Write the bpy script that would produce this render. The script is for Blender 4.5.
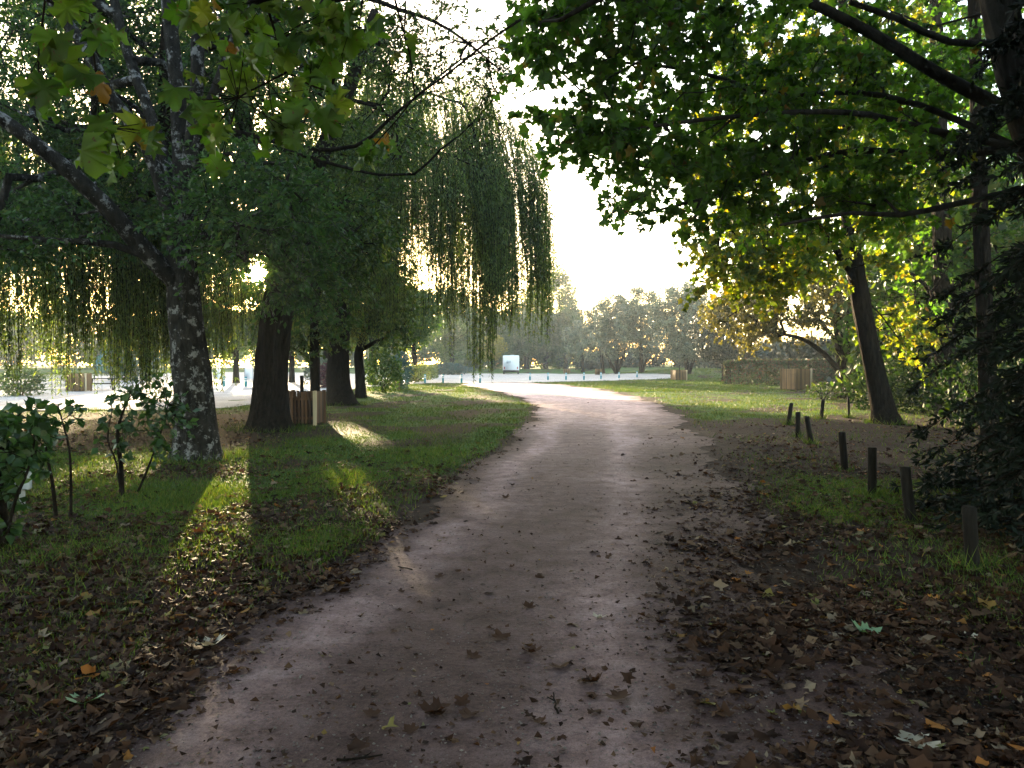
import bpy, math, random
import numpy as np
from mathutils import Vector, Matrix

rng = np.random.default_rng(11)
random.seed(11)
for o in list(bpy.data.objects):
    bpy.data.objects.remove(o)
SC = bpy.context.scene
COL = SC.collection

# ------------------------------------------------------------------ camera, sky, sun, exposure
EYE = np.array([0.0, 0.0, 1.6])
FPX = 770.0
PITCH = math.atan(20 / FPX)
FW = np.array([0, math.cos(PITCH), -math.sin(PITCH)])
UP = np.array([0, math.sin(PITCH), math.cos(PITCH)])
RT = np.array([1.0, 0, 0])

def ray(px, py):
    return FW + RT * (px - 512) / FPX + UP * (384 - py) / FPX

cam_d = bpy.data.cameras.new('camera')
cam = bpy.data.objects.new('camera', cam_d)
COL.objects.link(cam)
cam.location = EYE
cam.rotation_euler = (math.pi / 2 - PITCH, 0, 0)
cam_d.sensor_width = 36
cam_d.lens = 36 * FPX / 1024
cam_d.clip_end = 3000
cam_d.clip_start = 0.05
SC.camera = cam

S = ray(257, 272)
S = S / np.linalg.norm(S)
SUN_EL = math.asin(S[2])
SUN_AZ = math.atan2(S[0], S[1])

EXPOSURE = 3.1
SKY_STRENGTH = 0.15
SUN_STRENGTH = 5.0
HAZE = 0.0006

world = bpy.data.worlds.new('World')
SC.world = world
world.use_nodes = True
wn = world.node_tree.nodes
wl = world.node_tree.links
bg = wn['Background']
sky = wn.new('ShaderNodeTexSky')
sky.sky_type = 'NISHITA'
sky.sun_disc = False
sky.sun_elevation = SUN_EL
sky.sun_rotation = SUN_AZ
sky.air_density = 1.0
sky.dust_density = 1.5
sky.ozone_density = 0.6
wl.new(sky.outputs[0], bg.inputs[0])
bg.inputs[1].default_value = SKY_STRENGTH
# bright aureole of the low sun, seen through the gap in the leaves
tc = wn.new('ShaderNodeTexCoord')
dot = wn.new('ShaderNodeVectorMath'); dot.operation = 'DOT_PRODUCT'
dot.inputs[1].default_value = S
nrm = wn.new('ShaderNodeVectorMath'); nrm.operation = 'NORMALIZE'
wl.new(tc.outputs['Generated'], nrm.inputs[0])
wl.new(nrm.outputs[0], dot.inputs[0])
mx = wn.new('ShaderNodeMath'); mx.operation = 'MAXIMUM'; mx.inputs[1].default_value = 0
wl.new(dot.outputs['Value'], mx.inputs[0])
pw = wn.new('ShaderNodeMath'); pw.operation = 'POWER'; pw.inputs[1].default_value = 1400
wl.new(mx.outputs[0], pw.inputs[0])
ml = wn.new('ShaderNodeMath'); ml.operation = 'MULTIPLY'; ml.inputs[1].default_value = 7.0
wl.new(pw.outputs[0], ml.inputs[0])
bg2 = wn.new('ShaderNodeBackground'); bg2.inputs[0].default_value = (1.0, 0.72, 0.36, 1)
wl.new(ml.outputs[0], bg2.inputs[1])
adds = wn.new('ShaderNodeAddShader')
wl.new(bg.outputs[0], adds.inputs[0]); wl.new(bg2.outputs[0], adds.inputs[1])
wl.new(adds.outputs[0], wn['World Output'].inputs['Surface'])

sun_d = bpy.data.lights.new('sun', 'SUN')
sun_d.energy = SUN_STRENGTH
sun_d.angle = math.radians(0.5)
sun_d.color = (1.0, 0.77, 0.46)
sun = bpy.data.objects.new('sun', sun_d)
COL.objects.link(sun)
sun.rotation_euler = Vector(-S).to_track_quat('-Z', 'Y').to_euler()
sun.location = (-20, 60, 30)

SC.view_settings.view_transform = 'Standard'
SC.view_settings.look = 'None'
SC.view_settings.exposure = EXPOSURE
SC.view_settings.gamma = 1.0
SC.render.engine = 'CYCLES'
SC.cycles.volume_bounces = 0
SC.cycles.max_bounces = 7
SC.cycles.diffuse_bounces = 4
SC.cycles.glossy_bounces = 2
SC.cycles.transmission_bounces = 4
SC.cycles.transparent_max_bounces = 4
SC.cycles.use_denoising = True
SC.cycles.caustics_reflective = False
SC.cycles.caustics_refractive = False

# ------------------------------------------------------------------ helpers
def smooth(a, b, x):
    t = np.clip((np.asarray(x, float) - a) / (b - a), 0, 1)
    return t * t * (3 - 2 * t)

def hgt(x, y):
    """height of the ground"""
    x = np.asarray(x, float); y = np.asarray(y, float)
    z = 0.022 * np.sin(x * 0.83 + 1.3) * np.sin(y * 0.71 + 0.4) + 0.012 * np.sin(x * 1.9 + y * 1.1)
    z = z + 0.9 * smooth(9, 24, x) * smooth(74, 100, y)            # grassy bank far right
    z = z + 0.5 * smooth(115, 170, y)
    z = z + 0.35 * smooth(-22, -40, x) * smooth(34, 60, y)
    return z

def G(px, py):
    """point of the ground seen at a pixel"""
    r = ray(px, py)
    t = -EYE[2] / r[2] if r[2] < -1e-5 else 200
    for _ in range(12):
        p = EYE + r * t
        t = (hgt(p[0], p[1]) - EYE[2]) / r[2]
    return EYE + r * t

def W(px, py, d):
    r = ray(px, py)
    return EYE + r * (d / r[1])

def I(pts):
    return [W(*p) for p in pts]

def on_ground(x, y, dz=0.0):
    return np.array([x, y, float(hgt(x, y)) + dz])

def build(name, verts, faces, mat, parent=None, loc=None, smooth_sh=False):
    """faces: (F,k) int array or list of arrays / lists"""
    me = bpy.data.meshes.new(name)
    V = np.asarray(verts, np.float32)
    if loc is not None:
        V = V - np.asarray(loc, np.float32)
    if not isinstance(faces, list):
        faces = [faces]
    loops, tot = [], []
    for f in faces:
        f = np.asarray(f, np.int32)
        if f.size == 0:
            continue
        if f.ndim == 1:
            f = f[None]
        loops.append(f.ravel()); tot.append(np.full(len(f), f.shape[1], np.int32))
    loops = np.concatenate(loops); tot = np.concatenate(tot)
    start = np.concatenate([[0], np.cumsum(tot)[:-1]]).astype(np.int32)
    me.vertices.add(len(V)); me.vertices.foreach_set('co', V.ravel())
    me.loops.add(len(loops)); me.loops.foreach_set('vertex_index', loops)
    me.polygons.add(len(tot)); me.polygons.foreach_set('loop_start', start)
    try:
        me.polygons.foreach_set('loop_total', tot)
    except Exception:
        pass
    me.update(calc_edges=True)
    if smooth_sh:
        me.polygons.foreach_set('use_smooth', np.ones(len(tot), bool))
    if mat is not None:
        me.materials.append(mat)
    o = bpy.data.objects.new(name, me)
    COL.objects.link(o)
    if loc is not None and parent is None:
        o.location = loc
    if parent is not None:
        o.parent = parent
    return o

def tag(o, label=None, cat=None, group=None, kind=None):
    if label: o['label'] = label
    if cat: o['category'] = cat
    if group: o['group'] = group
    if kind: o['kind'] = kind
    return o

def thing(name, label, cat, loc, group=None, rz=0.0):
    o = bpy.data.objects.new(name, None)
    COL.objects.link(o)
    o.empty_display_size = 0.2
    o.location = loc
    o.rotation_euler = (0, 0, rz)
    return tag(o, label, cat, group)

class MB:
    """collects shapes into one mesh"""
    def __init__(s):
        s.v = []; s.f = {}; s.n = 0
    def add(s, V, F):
        V = np.asarray(V, float)
        for f in F:
            f = np.asarray(f, int)
            if f.ndim == 1: f = f[None]
            s.f.setdefault(f.shape[1], []).append(f + s.n)
        s.v.append(V); s.n += len(V)
        return s
    def box(s, c, size, rz=0.0, bev=0.0, tilt=None):
        x, y, z = [k / 2 for k in size]
        if bev <= 0:
            V = np.array([[a * x, b * y, d * z] for a in (-1, 1) for b in (-1, 1) for d in (-1, 1)])
            F = [[0, 1, 3, 2], [4, 6, 7, 5], [0, 4, 5, 1], [2, 3, 7, 6], [0, 2, 6, 4], [1, 5, 7, 3]]
        else:
            V = []; idx = {}
            for a in (-1, 1):
                for b in (-1, 1):
                    for d in (-1, 1):
                        for ax in range(3):
                            p = np.array([a * (x - bev), b * (y - bev), d * (z - bev)])
                            p[ax] = (a * x, b * y, d * z)[ax]
                            idx[(a, b, d, ax)] = len(V); V.append(p)
            V = np.array(V); F = []
            for ax in range(3):
                o1, o2 = [k for k in range(3) if k != ax]
                for sg in (-1, 1):
                    q = []
                    for u, w in ((-1, -1), (1, -1), (1, 1), (-1, 1)):
                        key = [0, 0, 0]; key[ax] = sg; key[o1] = u; key[o2] = w
                        q.append(idx[(key[0], key[1], key[2], ax)])
                    F.append(q)
            for ax in range(3):
                o1, o2 = [k for k in range(3) if k != ax]
                for u in (-1, 1):
                    for w in (-1, 1):
                        k0 = [0, 0, 0]; k0[ax] = -1; k0[o1] = u; k0[o2] = w
                        k1 = list(k0); k1[ax] = 1
                        F.append([idx[(*k0, o1)], idx[(*k1, o1)], idx[(*k1, o2)], idx[(*k0, o2)]])
            tri = []
            for a in (-1, 1):
                for b in (-1, 1):
                    for d in (-1, 1):
                        tri.append([idx[(a, b, d, 0)], idx[(a, b, d, 1)], idx[(a, b, d, 2)]])
            F = F + tri
        if tilt is not None:
            V = V @ np.array(Matrix.Rotation(tilt[0], 3, tilt[1])).T
        ca, sa = math.cos(rz), math.sin(rz)
        R = np.array([[ca, -sa, 0], [sa, ca, 0], [0, 0, 1]])
        return s.add(V @ R.T + np.asarray(c, float), F)
    def lathe(s, c, prof, k=16, axis='z'):
        """prof: [(r, z)] closed with caps"""
        a = np.linspace(0, 2 * math.pi, k, endpoint=False)
        V = []
        for r, z in prof:
            V.append(np.stack([np.cos(a) * r, np.sin(a) * r, np.full(k, z)], 1))
        V = np.concatenate(V)
        F = []
        for i in range(len(prof) - 1):
            for j in range(k):
                F.append([i * k + j, i * k + (j + 1) % k, (i + 1) * k + (j + 1) % k, (i + 1) * k + j])
        F.append(list(range(k))[::-1])
        F.append([(len(prof) - 1) * k + j for j in range(k)])
        if axis == 'x':
            V = V[:, [2, 1, 0]] * np.array([1, 1, -1])
        if axis == 'y':
            V = V[:, [0, 2, 1]] * np.array([1, 1, -1])
        return s.add(V + np.asarray(c, float), F)
    def tube(s, P, R, k=10, rough=0.0, seed=0, cap=True):
        V, F = tube_mesh(P, R, k, rough, seed)
        s.add(V, F)
        return s
    def build(s, name, mat, parent=None, loc=None, smooth_sh=False):
        return build(name, np.concatenate(s.v), [np.concatenate(x) for x in s.f.values()], mat, parent, loc, smooth_sh)

def frame_of(T):
    """two unit vectors square to each row of T"""
    ref = np.where(np.abs(T[:, 2:3]) < 0.9, np.array([[0, 0, 1.0]]), np.array([[1.0, 0, 0]]))
    A = np.cross(T, ref); A /= np.linalg.norm(A, axis=1, keepdims=True) + 1e-9
    B = np.cross(T, A)
    return A, B

def tube_mesh(P, R, k=10, rough=0.0, seed=0):
    P = np.asarray(P, float); R = np.asarray(R, float)
    n = len(P)
    T = np.gradient(P, axis=0); T /= np.linalg.norm(T, axis=1, keepdims=True) + 1e-9
    A = np.zeros_like(P); B = np.zeros_like(P)
    ref = np.array([1.0, 0, 0]) if abs(T[0, 0]) < 0.9 else np.array([0, 1.0, 0])
    for i in range(n):
        a = ref - T[i] * ref.dot(T[i]); a /= np.linalg.norm(a) + 1e-9
        A[i] = a; B[i] = np.cross(T[i], a); ref = a
    th = np.linspace(0, 2 * math.pi, k, endpoint=False)
    r = np.random.default_rng(seed)
    rr = np.ones((n, k))
    if k >= 16 and rough > 0:
        zz = np.linspace(0, n * .25, n)[:, None]
        for q, a_ in ((7, .03), (11, .034), (16, .03)):
            p_ = r.uniform(0, 6.28, 3)
            rr += a_ * np.cos(q * th[None] + p_[0] + 1.4 * np.sin(zz * .9 + p_[1]) + .7 * np.sin(zz * 2.3 + p_[2]))
    if rough > 0:
        ph = r.uniform(0, 6.28, 4)
        for m, q in enumerate((2, 3, 5, 7)):
            rr += rough * 0.6 / (m + 1) * np.cos(q * th[None] + ph[m] + 0.15 * q * np.sin(np.linspace(0, 6, n) + ph[m])[:, None])
        rr += rough * 0.22 * r.standard_normal((n, k))
    V = P[:, None] + (A[:, None] * np.cos(th)[None, :, None] + B[:, None] * np.sin(th)[None, :, None]) * (R[:, None] * rr)[:, :, None]
    V = V.reshape(-1, 3)
    i = np.arange(n - 1)[:, None] * k; j = np.arange(k)[None]
    j2 = (j + 1) % k
    F = np.stack([i + j, i + j2, i + k + j2, i + k + j], 2).reshape(-1, 4)
    return V, [F, np.arange(k)[::-1], (n - 1) * k + np.arange(k)]

def seg_tubes(A, B, ra, rb, k=4):
    """a frustum per segment, all at once"""
    A = np.asarray(A); B = np.asarray(B)
    T = B - A; L = np.linalg.norm(T, axis=1, keepdims=True) + 1e-9; T = T / L
    U, Vv = frame_of(T)
    th = np.linspace(0, 2 * math.pi, k, endpoint=False)
    ring = U[:, None] * np.cos(th)[None, :, None] + Vv[:, None] * np.sin(th)[None, :, None]
    r0 = A[:, None] + ring * np.asarray(ra)[:, None, None]
    r1 = B[:, None] + ring * np.asarray(rb)[:, None, None]
    V = np.concatenate([r0, r1], 1).reshape(-1, 3)
    base = np.arange(len(A))[:, None] * 2 * k
    j = np.arange(k)[None]; j2 = (j + 1) % k
    F = np.stack([base + j, base + j2, base + k + j2, base + k + j], 2).reshape(-1, 4)
    return V, F

def dense(P, step):
    """resample a polyline with a smooth curve"""
    P = np.asarray(P, float)
    out = []
    n = len(P)
    for i in range(n - 1):
        p0 = P[max(i - 1, 0)]; p1 = P[i]; p2 = P[i + 1]; p3 = P[min(i + 2, n - 1)]
        m = max(1, int(np.linalg.norm(p2 - p1) / step))
        for t in np.arange(m) / m:
            out.append(0.5 * ((2 * p1) + (-p0 + p2) * t + (2 * p0 - 5 * p1 + 4 * p2 - p3) * t * t + (-p0 + 3 * p1 - 3 * p2 + p3) * t ** 3))
    out.append(P[-1])
    return np.array(out)

# ------------------------------------------------------------------ materials
def nodes_of(name):
    m = bpy.data.materials.new(name)
    m.use_nodes = True
    return m, m.node_tree.nodes, m.node_tree.links, m.node_tree.nodes['Principled BSDF']

def ramp(n, stops):
    r = n.new('ShaderNodeValToRGB')
    e = r.color_ramp.elements
    while len(e) > 1: e.remove(e[0])
    e[0].position = stops[0][0]; e[0].color = (*stops[0][1], 1)
    for p, c in stops[1:]:
        x = e.new(p); x.color = (*c, 1)
    return r

def noise(n, l, scale, detail=4, rough=0.6, coord='Object', vec=None):
    t = n.new('ShaderNodeTexNoise'); t.inputs['Scale'].default_value = scale
    t.inputs['Detail'].default_value = detail; t.inputs['Roughness'].default_value = rough
    if vec is None:
        c = n.new('ShaderNodeTexCoord'); vec = c.outputs[coord]
    l.new(vec, t.inputs['Vector'])
    return t

def mixc(n, l, fac, a, b, mode='MIX'):
    m = n.new('ShaderNodeMix'); m.data_type = 'RGBA'; m.blend_type = mode
    for sock, v in ((m.inputs[0], fac), (m.inputs[6], a), (m.inputs[7], b)):
        if isinstance(v, (int, float)): sock.default_value = v
        elif isinstance(v, tuple): sock.default_value = (*v, 1) if len(v) == 3 else v
        else: l.new(v, sock)
    return m.outputs[2]

def leaf_mat(name, stops, trans=0.45, tint=(1.15, 1.25, 0.35), rough=0.45, spec=0.35, clump=0.6):
    m, n, l, p = nodes_of(name)
    g = n.new('ShaderNodeNewGeometry')
    r = ramp(n, stops)
    l.new(g.outputs['Random Per Island'], r.inputs[0])
    t = noise(n, l, clump, 2, 0.5)
    hs = n.new('ShaderNodeHueSaturation')
    mr = n.new('ShaderNodeMapRange'); mr.inputs[1].default_value = 0.3; mr.inputs[2].default_value = 0.7
    mr.inputs[3].default_value = 0.7; mr.inputs[4].default_value = 1.3
    l.new(t.outputs[0], mr.inputs[0]); l.new(mr.outputs[0], hs.inputs['Value'])
    l.new(r.outputs[0], hs.inputs['Color'])
    l.new(hs.outputs[0], p.inputs['Base Color'])
    p.inputs['Roughness'].default_value = rough
    p.inputs['Specular IOR Level'].default_value = spec
    tr = n.new('ShaderNodeBsdfTranslucent')
    l.new(mixc(n, l, 1.0, hs.outputs[0], tint, 'MULTIPLY'), tr.inputs[0])
    mx = n.new('ShaderNodeMixShader'); mx.inputs[0].default_value = trans
    l.new(p.outputs[0], mx.inputs[1]); l.new(tr.outputs[0], mx.inputs[2])
    l.new(mx.outputs[0], n['Material Output'].inputs['Surface'])
    return m

def bark_mat(name, dark, light, scale=6, stretch=0.18, patch=None, bump=0.6):
    m, n, l, p = nodes_of(name)
    c = n.new('ShaderNodeTexCoord')
    mp = n.new('ShaderNodeMapping'); mp.inputs['Scale'].default_value = (1, 1, stretch)
    l.new(c.outputs['Object'], mp.inputs[0])
    t = noise(n, l, scale, 6, 0.65, vec=mp.outputs[0])
    r = ramp(n, [(0.32, dark), (0.7, light)])
    l.new(t.outputs[0], r.inputs[0])
    col = r.outputs[0]
    if patch:
        t2 = noise(n, l, 5.5, 6, 0.75)
        r2 = ramp(n, [(0.54, (0, 0, 0)), (0.60, (1, 1, 1))])
        l.new(t2.outputs[0], r2.inputs[0])
        col = mixc(n, l, r2.outputs[0], col, patch)
    l.new(col, p.inputs['Base Color'])
    p.inputs['Roughness'].default_value = 0.95
    p.inputs['Specular IOR Level'].default_value = 0.05
    b = n.new('ShaderNodeBump'); b.inputs['Strength'].default_value = bump; b.inputs['Distance'].default_value = 0.09
    l.new(t.outputs[0], b.inputs['Height']); l.new(b.outputs[0], p.inputs['Normal'])
    return m

def plain(name, a, b, scale=8, rough=0.7, spec=0.3, bump=0.0, stretch=None, metal=0):
    m, n, l, p = nodes_of(name)
    if stretch:
        c = n.new('ShaderNodeTexCoord'); mp = n.new('ShaderNodeMapping'); mp.inputs['Scale'].default_value = stretch
        l.new(c.outputs['Object'], mp.inputs[0]); t = noise(n, l, scale, 5, 0.6, vec=mp.outputs[0])
    else:
        t = noise(n, l, scale, 5, 0.6)
    r = ramp(n, [(0.3, a), (0.7, b)])
    l.new(t.outputs[0], r.inputs[0]); l.new(r.outputs[0], p.inputs['Base Color'])
    p.inputs['Roughness'].default_value = rough; p.inputs['Specular IOR Level'].default_value = spec
    p.inputs['Metallic'].default_value = metal
    if bump:
        bb = n.new('ShaderNodeBump'); bb.inputs['Strength'].default_value = bump; bb.inputs['Distance'].default_value = 0.02
        l.new(t.outputs[0], bb.inputs['Height']); l.new(bb.outputs[0], p.inputs['Normal'])
    return m

M = {}
M['bark_dark'] = bark_mat('dark_bark', (0.006, 0.0048, 0.0038), (0.027, 0.021, 0.016), 15, .22, None, 1.0)
M['bark_pale'] = bark_mat('pale_mottled_bark', (0.010, 0.009, 0.008), (0.04, 0.037, 0.033), 10, 0.4, (0.2, 0.2, 0.2), .9)
M['bark_grey'] = bark_mat('grey_bark', (0.014, 0.012, 0.011), (0.055, 0.05, 0.045), 8, 0.3)
M['leaf_box'] = leaf_mat('box_elder_leaf', [(0.0, (0.030, 0.062, 0.026)), (0.5, (0.045, 0.095, 0.032)), (0.9, (0.07, 0.13, 0.04)), (1.0, (0.12, 0.15, 0.045))], 0.42, (1.1, 1.3, 0.5), 0.5, 0.2)
M['leaf_mid'] = leaf_mat('lime_leaf', [(0.0, (0.032, 0.065, 0.018)), (0.6, (0.055, 0.105, 0.022)), (1.0, (0.12, 0.15, 0.03))], 0.45)
M['leaf_willow'] = leaf_mat('willow_leaf', [(0.0, (0.070, 0.115, 0.040)), (0.6, (0.115, 0.175, 0.055)), (1.0, (0.18, 0.21, 0.06))], 0.55, (1.2, 1.25, 0.45))
M['leaf_willow_gold'] = leaf_mat('golden_willow_leaf', [(0.0, (0.075, 0.11, 0.02)), (0.6, (0.13, 0.16, 0.03)), (1.0, (0.2, 0.2, 0.04))], 0.55, (1.3, 1.2, 0.3))
M['leaf_plane'] = leaf_mat('plane_leaf', [(0.0, (0.034, 0.078, 0.02)), (0.5, (0.058, 0.128, 0.024)), (0.95, (0.09, 0.17, 0.03)), (0.975, (0.15, 0.16, 0.03)), (1.0, (0.16, 0.08, 0.025))], 0.58, (1.3, 1.5, 0.32), 0.5, 0.25)
M['leaf_spray'] = leaf_mat('near_plane_leaf', [(0.0, (0.042, 0.09, 0.016)), (0.6, (0.075, 0.14, 0.022)), (0.92, (0.13, 0.18, 0.03)), (0.965, (0.17, 0.16, 0.03)), (0.985, (0.17, 0.08, 0.02)), (1.0, (0.11, 0.05, 0.02))], 0.55, (1.0, 1.2, 0.25), clump=3)
M['leaf_maple'] = leaf_mat('sunlit_maple_leaf', [(0.0, (0.05, 0.095, 0.016)), (0.45, (0.10, 0.15, 0.02)), (0.8, (0.19, 0.21, 0.03)), (1.0, (0.27, 0.2, 0.03))], 0.6, (1.4, 1.35, 0.25))  # yellow-green of backlit leaves put into the leaf colour
M['leaf_holm'] = leaf_mat('holm_oak_leaf', [(0.0, (0.06, 0.088, 0.06)), (0.6, (0.105, 0.14, 0.095)), (1.0, (0.19, 0.21, 0.13))], 0.06, (1.2, 1.1, 0.6), 0.4, 0.5)
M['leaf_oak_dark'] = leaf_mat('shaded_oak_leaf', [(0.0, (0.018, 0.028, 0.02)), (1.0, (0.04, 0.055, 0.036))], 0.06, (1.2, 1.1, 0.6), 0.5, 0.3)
M['leaf_oak'] = leaf_mat('evergreen_oak_leaf', [(0.0, (0.05, 0.06, 0.028)), (0.5, (0.085, 0.095, 0.04)), (1.0, (0.17, 0.16, 0.06))], 0.35, (1.4, 1.2, 0.4), 0.35, 0.5)
M['leaf_far'] = leaf_mat('far_leaf', [(0.0, (0.045, 0.085, 0.035)), (0.6, (0.07, 0.12, 0.048)), (1.0, (0.12, 0.16, 0.06))], 0.35, (1.2, 1.25, 0.5), clump=0.25)
M['leaf_yellow'] = leaf_mat('yellow_leaf', [(0.0, (0.16, 0.17, 0.02)), (1.0, (0.3, 0.26, 0.03))], 0.55, (1.3, 1.2, 0.2))
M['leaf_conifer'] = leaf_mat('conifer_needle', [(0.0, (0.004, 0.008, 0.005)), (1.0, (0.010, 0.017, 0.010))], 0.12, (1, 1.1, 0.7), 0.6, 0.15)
M['leaf_shrub'] = leaf_mat('laurel_leaf', [(0.0, (0.02, 0.05, 0.018)), (0.6, (0.035, 0.08, 0.022)), (1.0, (0.07, 0.12, 0.03))], 0.35, (1.15, 1.4, 0.35), 0.35, 0.45, clump=3)
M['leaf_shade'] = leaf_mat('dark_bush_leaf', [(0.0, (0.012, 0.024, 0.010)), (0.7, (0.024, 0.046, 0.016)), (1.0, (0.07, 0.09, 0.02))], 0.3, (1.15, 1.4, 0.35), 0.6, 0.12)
M['leaf_teal'] = leaf_mat('juniper_leaf', [(0.0, (0.04, 0.085, 0.08)), (1.0, (0.075, 0.13, 0.115))], 0.2, (1, 1.1, 0.9))
M['leaf_red'] = leaf_mat('purple_leaf', [(0.0, (0.05, 0.02, 0.03)), (1.0, (0.11, 0.045, 0.055))], 0.3, (1.3, .8, .8))
M['leaf_hedge'] = leaf_mat('beech_hedge_leaf', [(0.0, (0.045, 0.075, 0.038)), (0.55, (0.075, 0.10, 0.05)), (0.8, (0.12, 0.075, 0.055)), (1.0, (0.17, 0.09, 0.065))], 0.12, (1.2, 1.1, .5), .7, .08, clump=1.2)
M['leaf_privet'] = leaf_mat('privet_leaf', [(0.0, (0.06, 0.09, 0.03)), (1.0, (0.14, 0.17, 0.05))], 0.35, (1.2, 1.2, .4))
M['litter'] = leaf_mat('dry_leaf', [(0.0, (0.013, 0.0065, 0.0045)), (0.4, (0.032, 0.0155, 0.009)), (0.72, (0.062, 0.031, 0.018)), (0.9, (0.10, 0.062, 0.038)), (0.96, (0.2, 0.155, 0.11)), (0.97, (0.10, 0.12, 0.04)), (1.0, (0.26, 0.10, 0.025))], 0.2, (1.2, .9, .5), 0.7, 0.08, clump=1.5)
M['litter_pale'] = leaf_mat('pale_dry_leaf', [(0.0, (0.34, 0.3, 0.22)), (1.0, (0.42, 0.38, 0.3))], 0.2, (1, .9, .7), 0.6, 0.3, clump=2)
M['litter_green'] = leaf_mat('fallen_green_leaf', [(0.0, (0.14, 0.25, 0.13)), (1.0, (0.2, 0.3, 0.16))], 0.2, (1, 1.2, .5), 0.5, 0.4, clump=2)
M['litter_orange'] = leaf_mat('orange_leaf', [(0.0, (0.4, 0.13, 0.025)), (1.0, (0.5, 0.22, 0.03))], 0.3, (1, .9, .5), 0.5, 0.4, clump=2)
M['grass'] = leaf_mat('grass_blade', [(0.0, (0.036, 0.070, 0.017)), (0.6, (0.064, 0.112, 0.022)), (0.9, (0.115, 0.15, 0.03)), (1.0, (0.16, 0.13, 0.05))], 0.4, (1.25, 1.25, 0.35), 0.5, 0.1, clump=0.5)
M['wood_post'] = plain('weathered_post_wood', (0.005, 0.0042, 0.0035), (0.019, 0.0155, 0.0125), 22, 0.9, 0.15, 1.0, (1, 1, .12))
M['wood_slat'] = plain('brown_slat_wood', (0.155, 0.088, 0.036), (0.27, 0.165, 0.07), 7, 0.7, 0.3, 0.3, (1, 1, .12))
def per_plank(m):
    n, l = m.node_tree.nodes, m.node_tree.links
    p = n['Principled BSDF']; src = p.inputs['Base Color'].links[0].from_socket
    g = n.new('ShaderNodeNewGeometry'); mr = n.new('ShaderNodeMapRange'); mr.inputs[3].default_value = .45; mr.inputs[4].default_value = 1.45
    l.new(g.outputs['Random Per Island'], mr.inputs[0])
    hs = n.new('ShaderNodeHueSaturation'); l.new(src, hs.inputs['Color']); l.new(mr.outputs[0], hs.inputs['Value']); l.new(hs.outputs[0], p.inputs['Base Color'])
M['wood_brown'] = plain('dark_brown_slat_wood', (0.09, 0.045, 0.024), (0.16, 0.085, 0.045), 7, 0.7, 0.2, 0.3, (1, 1, .12))
per_plank(M['wood_slat']); per_plank(M['wood_brown'])
M['wood_pale'] = plain('pale_wood', (0.42, 0.33, 0.2), (0.55, 0.44, 0.28), 7, 0.7, 0.3, 0.2, (1, 1, .12))
M['bollard'] = plain('teal_painted_metal', (0.02, 0.22, 0.27), (0.03, 0.27, 0.32), 5, 0.5, 0.4)
M['white'] = plain('white_paint', (0.8, 0.8, 0.8), (0.86, 0.86, 0.85), 2, 0.5, 0.4)
M['black'] = plain('black_rubber', (0.02, 0.02, 0.02), (0.035, 0.035, 0.035), 4, 0.8, 0.2)
M['glass'] = plain('dark_window', (0.03, 0.035, 0.04), (0.05, 0.055, 0.06), 1, 0.1, 0.6)
M['red'] = plain('red_lamp_lens', (0.4, 0.02, 0.02), (0.45, 0.03, 0.03), 1, 0.3, 0.5)
M['grey'] = plain('grey_metal', (0.25, 0.25, 0.26), (0.34, 0.34, 0.35), 4, 0.5, 0.5)
M['teal_wall'] = plain('teal_board', (0.06, 0.2, 0.25), (0.08, 0.24, 0.29), 3, 0.7, 0.3)
M['pale_plastic'] = plain('pale_grey_plastic', (0.42, 0.45, 0.48), (0.5, 0.52, 0.55), 3, 0.5, 0.4)
M['stone'] = plain('pebble_stone', (0.06, 0.047, 0.043), (0.19, 0.16, 0.148), 3, 0.8, 0.3)
M['roof'] = plain('roof_sheet', (0.2, 0.18, 0.18), (0.28, 0.26, 0.25), 3, 0.7, 0.3)

def spots(m, scale=45, col=(0.09, 0.045, 0.015), lo=.62, hi=.68):
    n, l = m.node_tree.nodes, m.node_tree.links
    p = n['Principled BSDF']
    t = noise(n, l, scale, 3, .6); r = ramp(n, [(lo, (0, 0, 0)), (hi, (.85, .85, .85))]); l.new(t.outputs[0], r.inputs[0])
    for sock in [p.inputs['Base Color']] + [x.inputs[0] for x in n if x.type == 'BSDF_TRANSLUCENT']:
        src = sock.links[0].from_socket
        l.new(mixc(n, l, r.outputs[0], src, col), sock)
spots(M['leaf_spray']); spots(M['leaf_plane'], 14)

# ------------------------------------------------------------------ ground
PL = [(0, 1.0), (0.2, 3.0)]   # placeholders, real edges below
edge_left_px = [(60, 745), (215, 650), (312, 590), (420, 510), (472, 470), (520, 432), (538, 411), (532, 403), (512, 395.5), (488, 389.5), (462, 385)]
edge_right_px = [(1010, 768), (905, 690), (800, 585), (755, 520), (722, 468), (696, 435), (672, 412), (642, 398.5), (600, 389), (560, 384.5), (522, 382.6)]
def edge(pxs):
    P = np.array([G(*p)[:2] for p in pxs])
    return P[:, 1], P[:, 0]
YL, XL = edge(edge_left_px); YR, XR = edge(edge_right_px)
YL = np.concatenate([[-12, 0.5], YL]); XL = np.concatenate([[-2.2, -2.1], XL])
YR = np.concatenate([[-12, 0.5], YR]); XR = np.concatenate([[2.2, 2.1], XR])
def path_left(y): return np.interp(y, YL, XL)
def path_right(y): return np.interp(y, YR, XR)

def vnoise(x, y, s, seed=0):
    """cheap smooth noise 0..1"""
    r = np.random.default_rng(seed)
    out = np.zeros_like(np.asarray(x, float))
    for k in range(6):
        a = r.uniform(0, 6.28); f = s * r.uniform(0.6, 1.7); p = r.uniform(0, 6.28)
        out = out + np.sin((np.cos(a) * x + np.sin(a) * y) * f + p)
    return np.clip(0.5 + out / 5.0, 0, 1)

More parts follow.
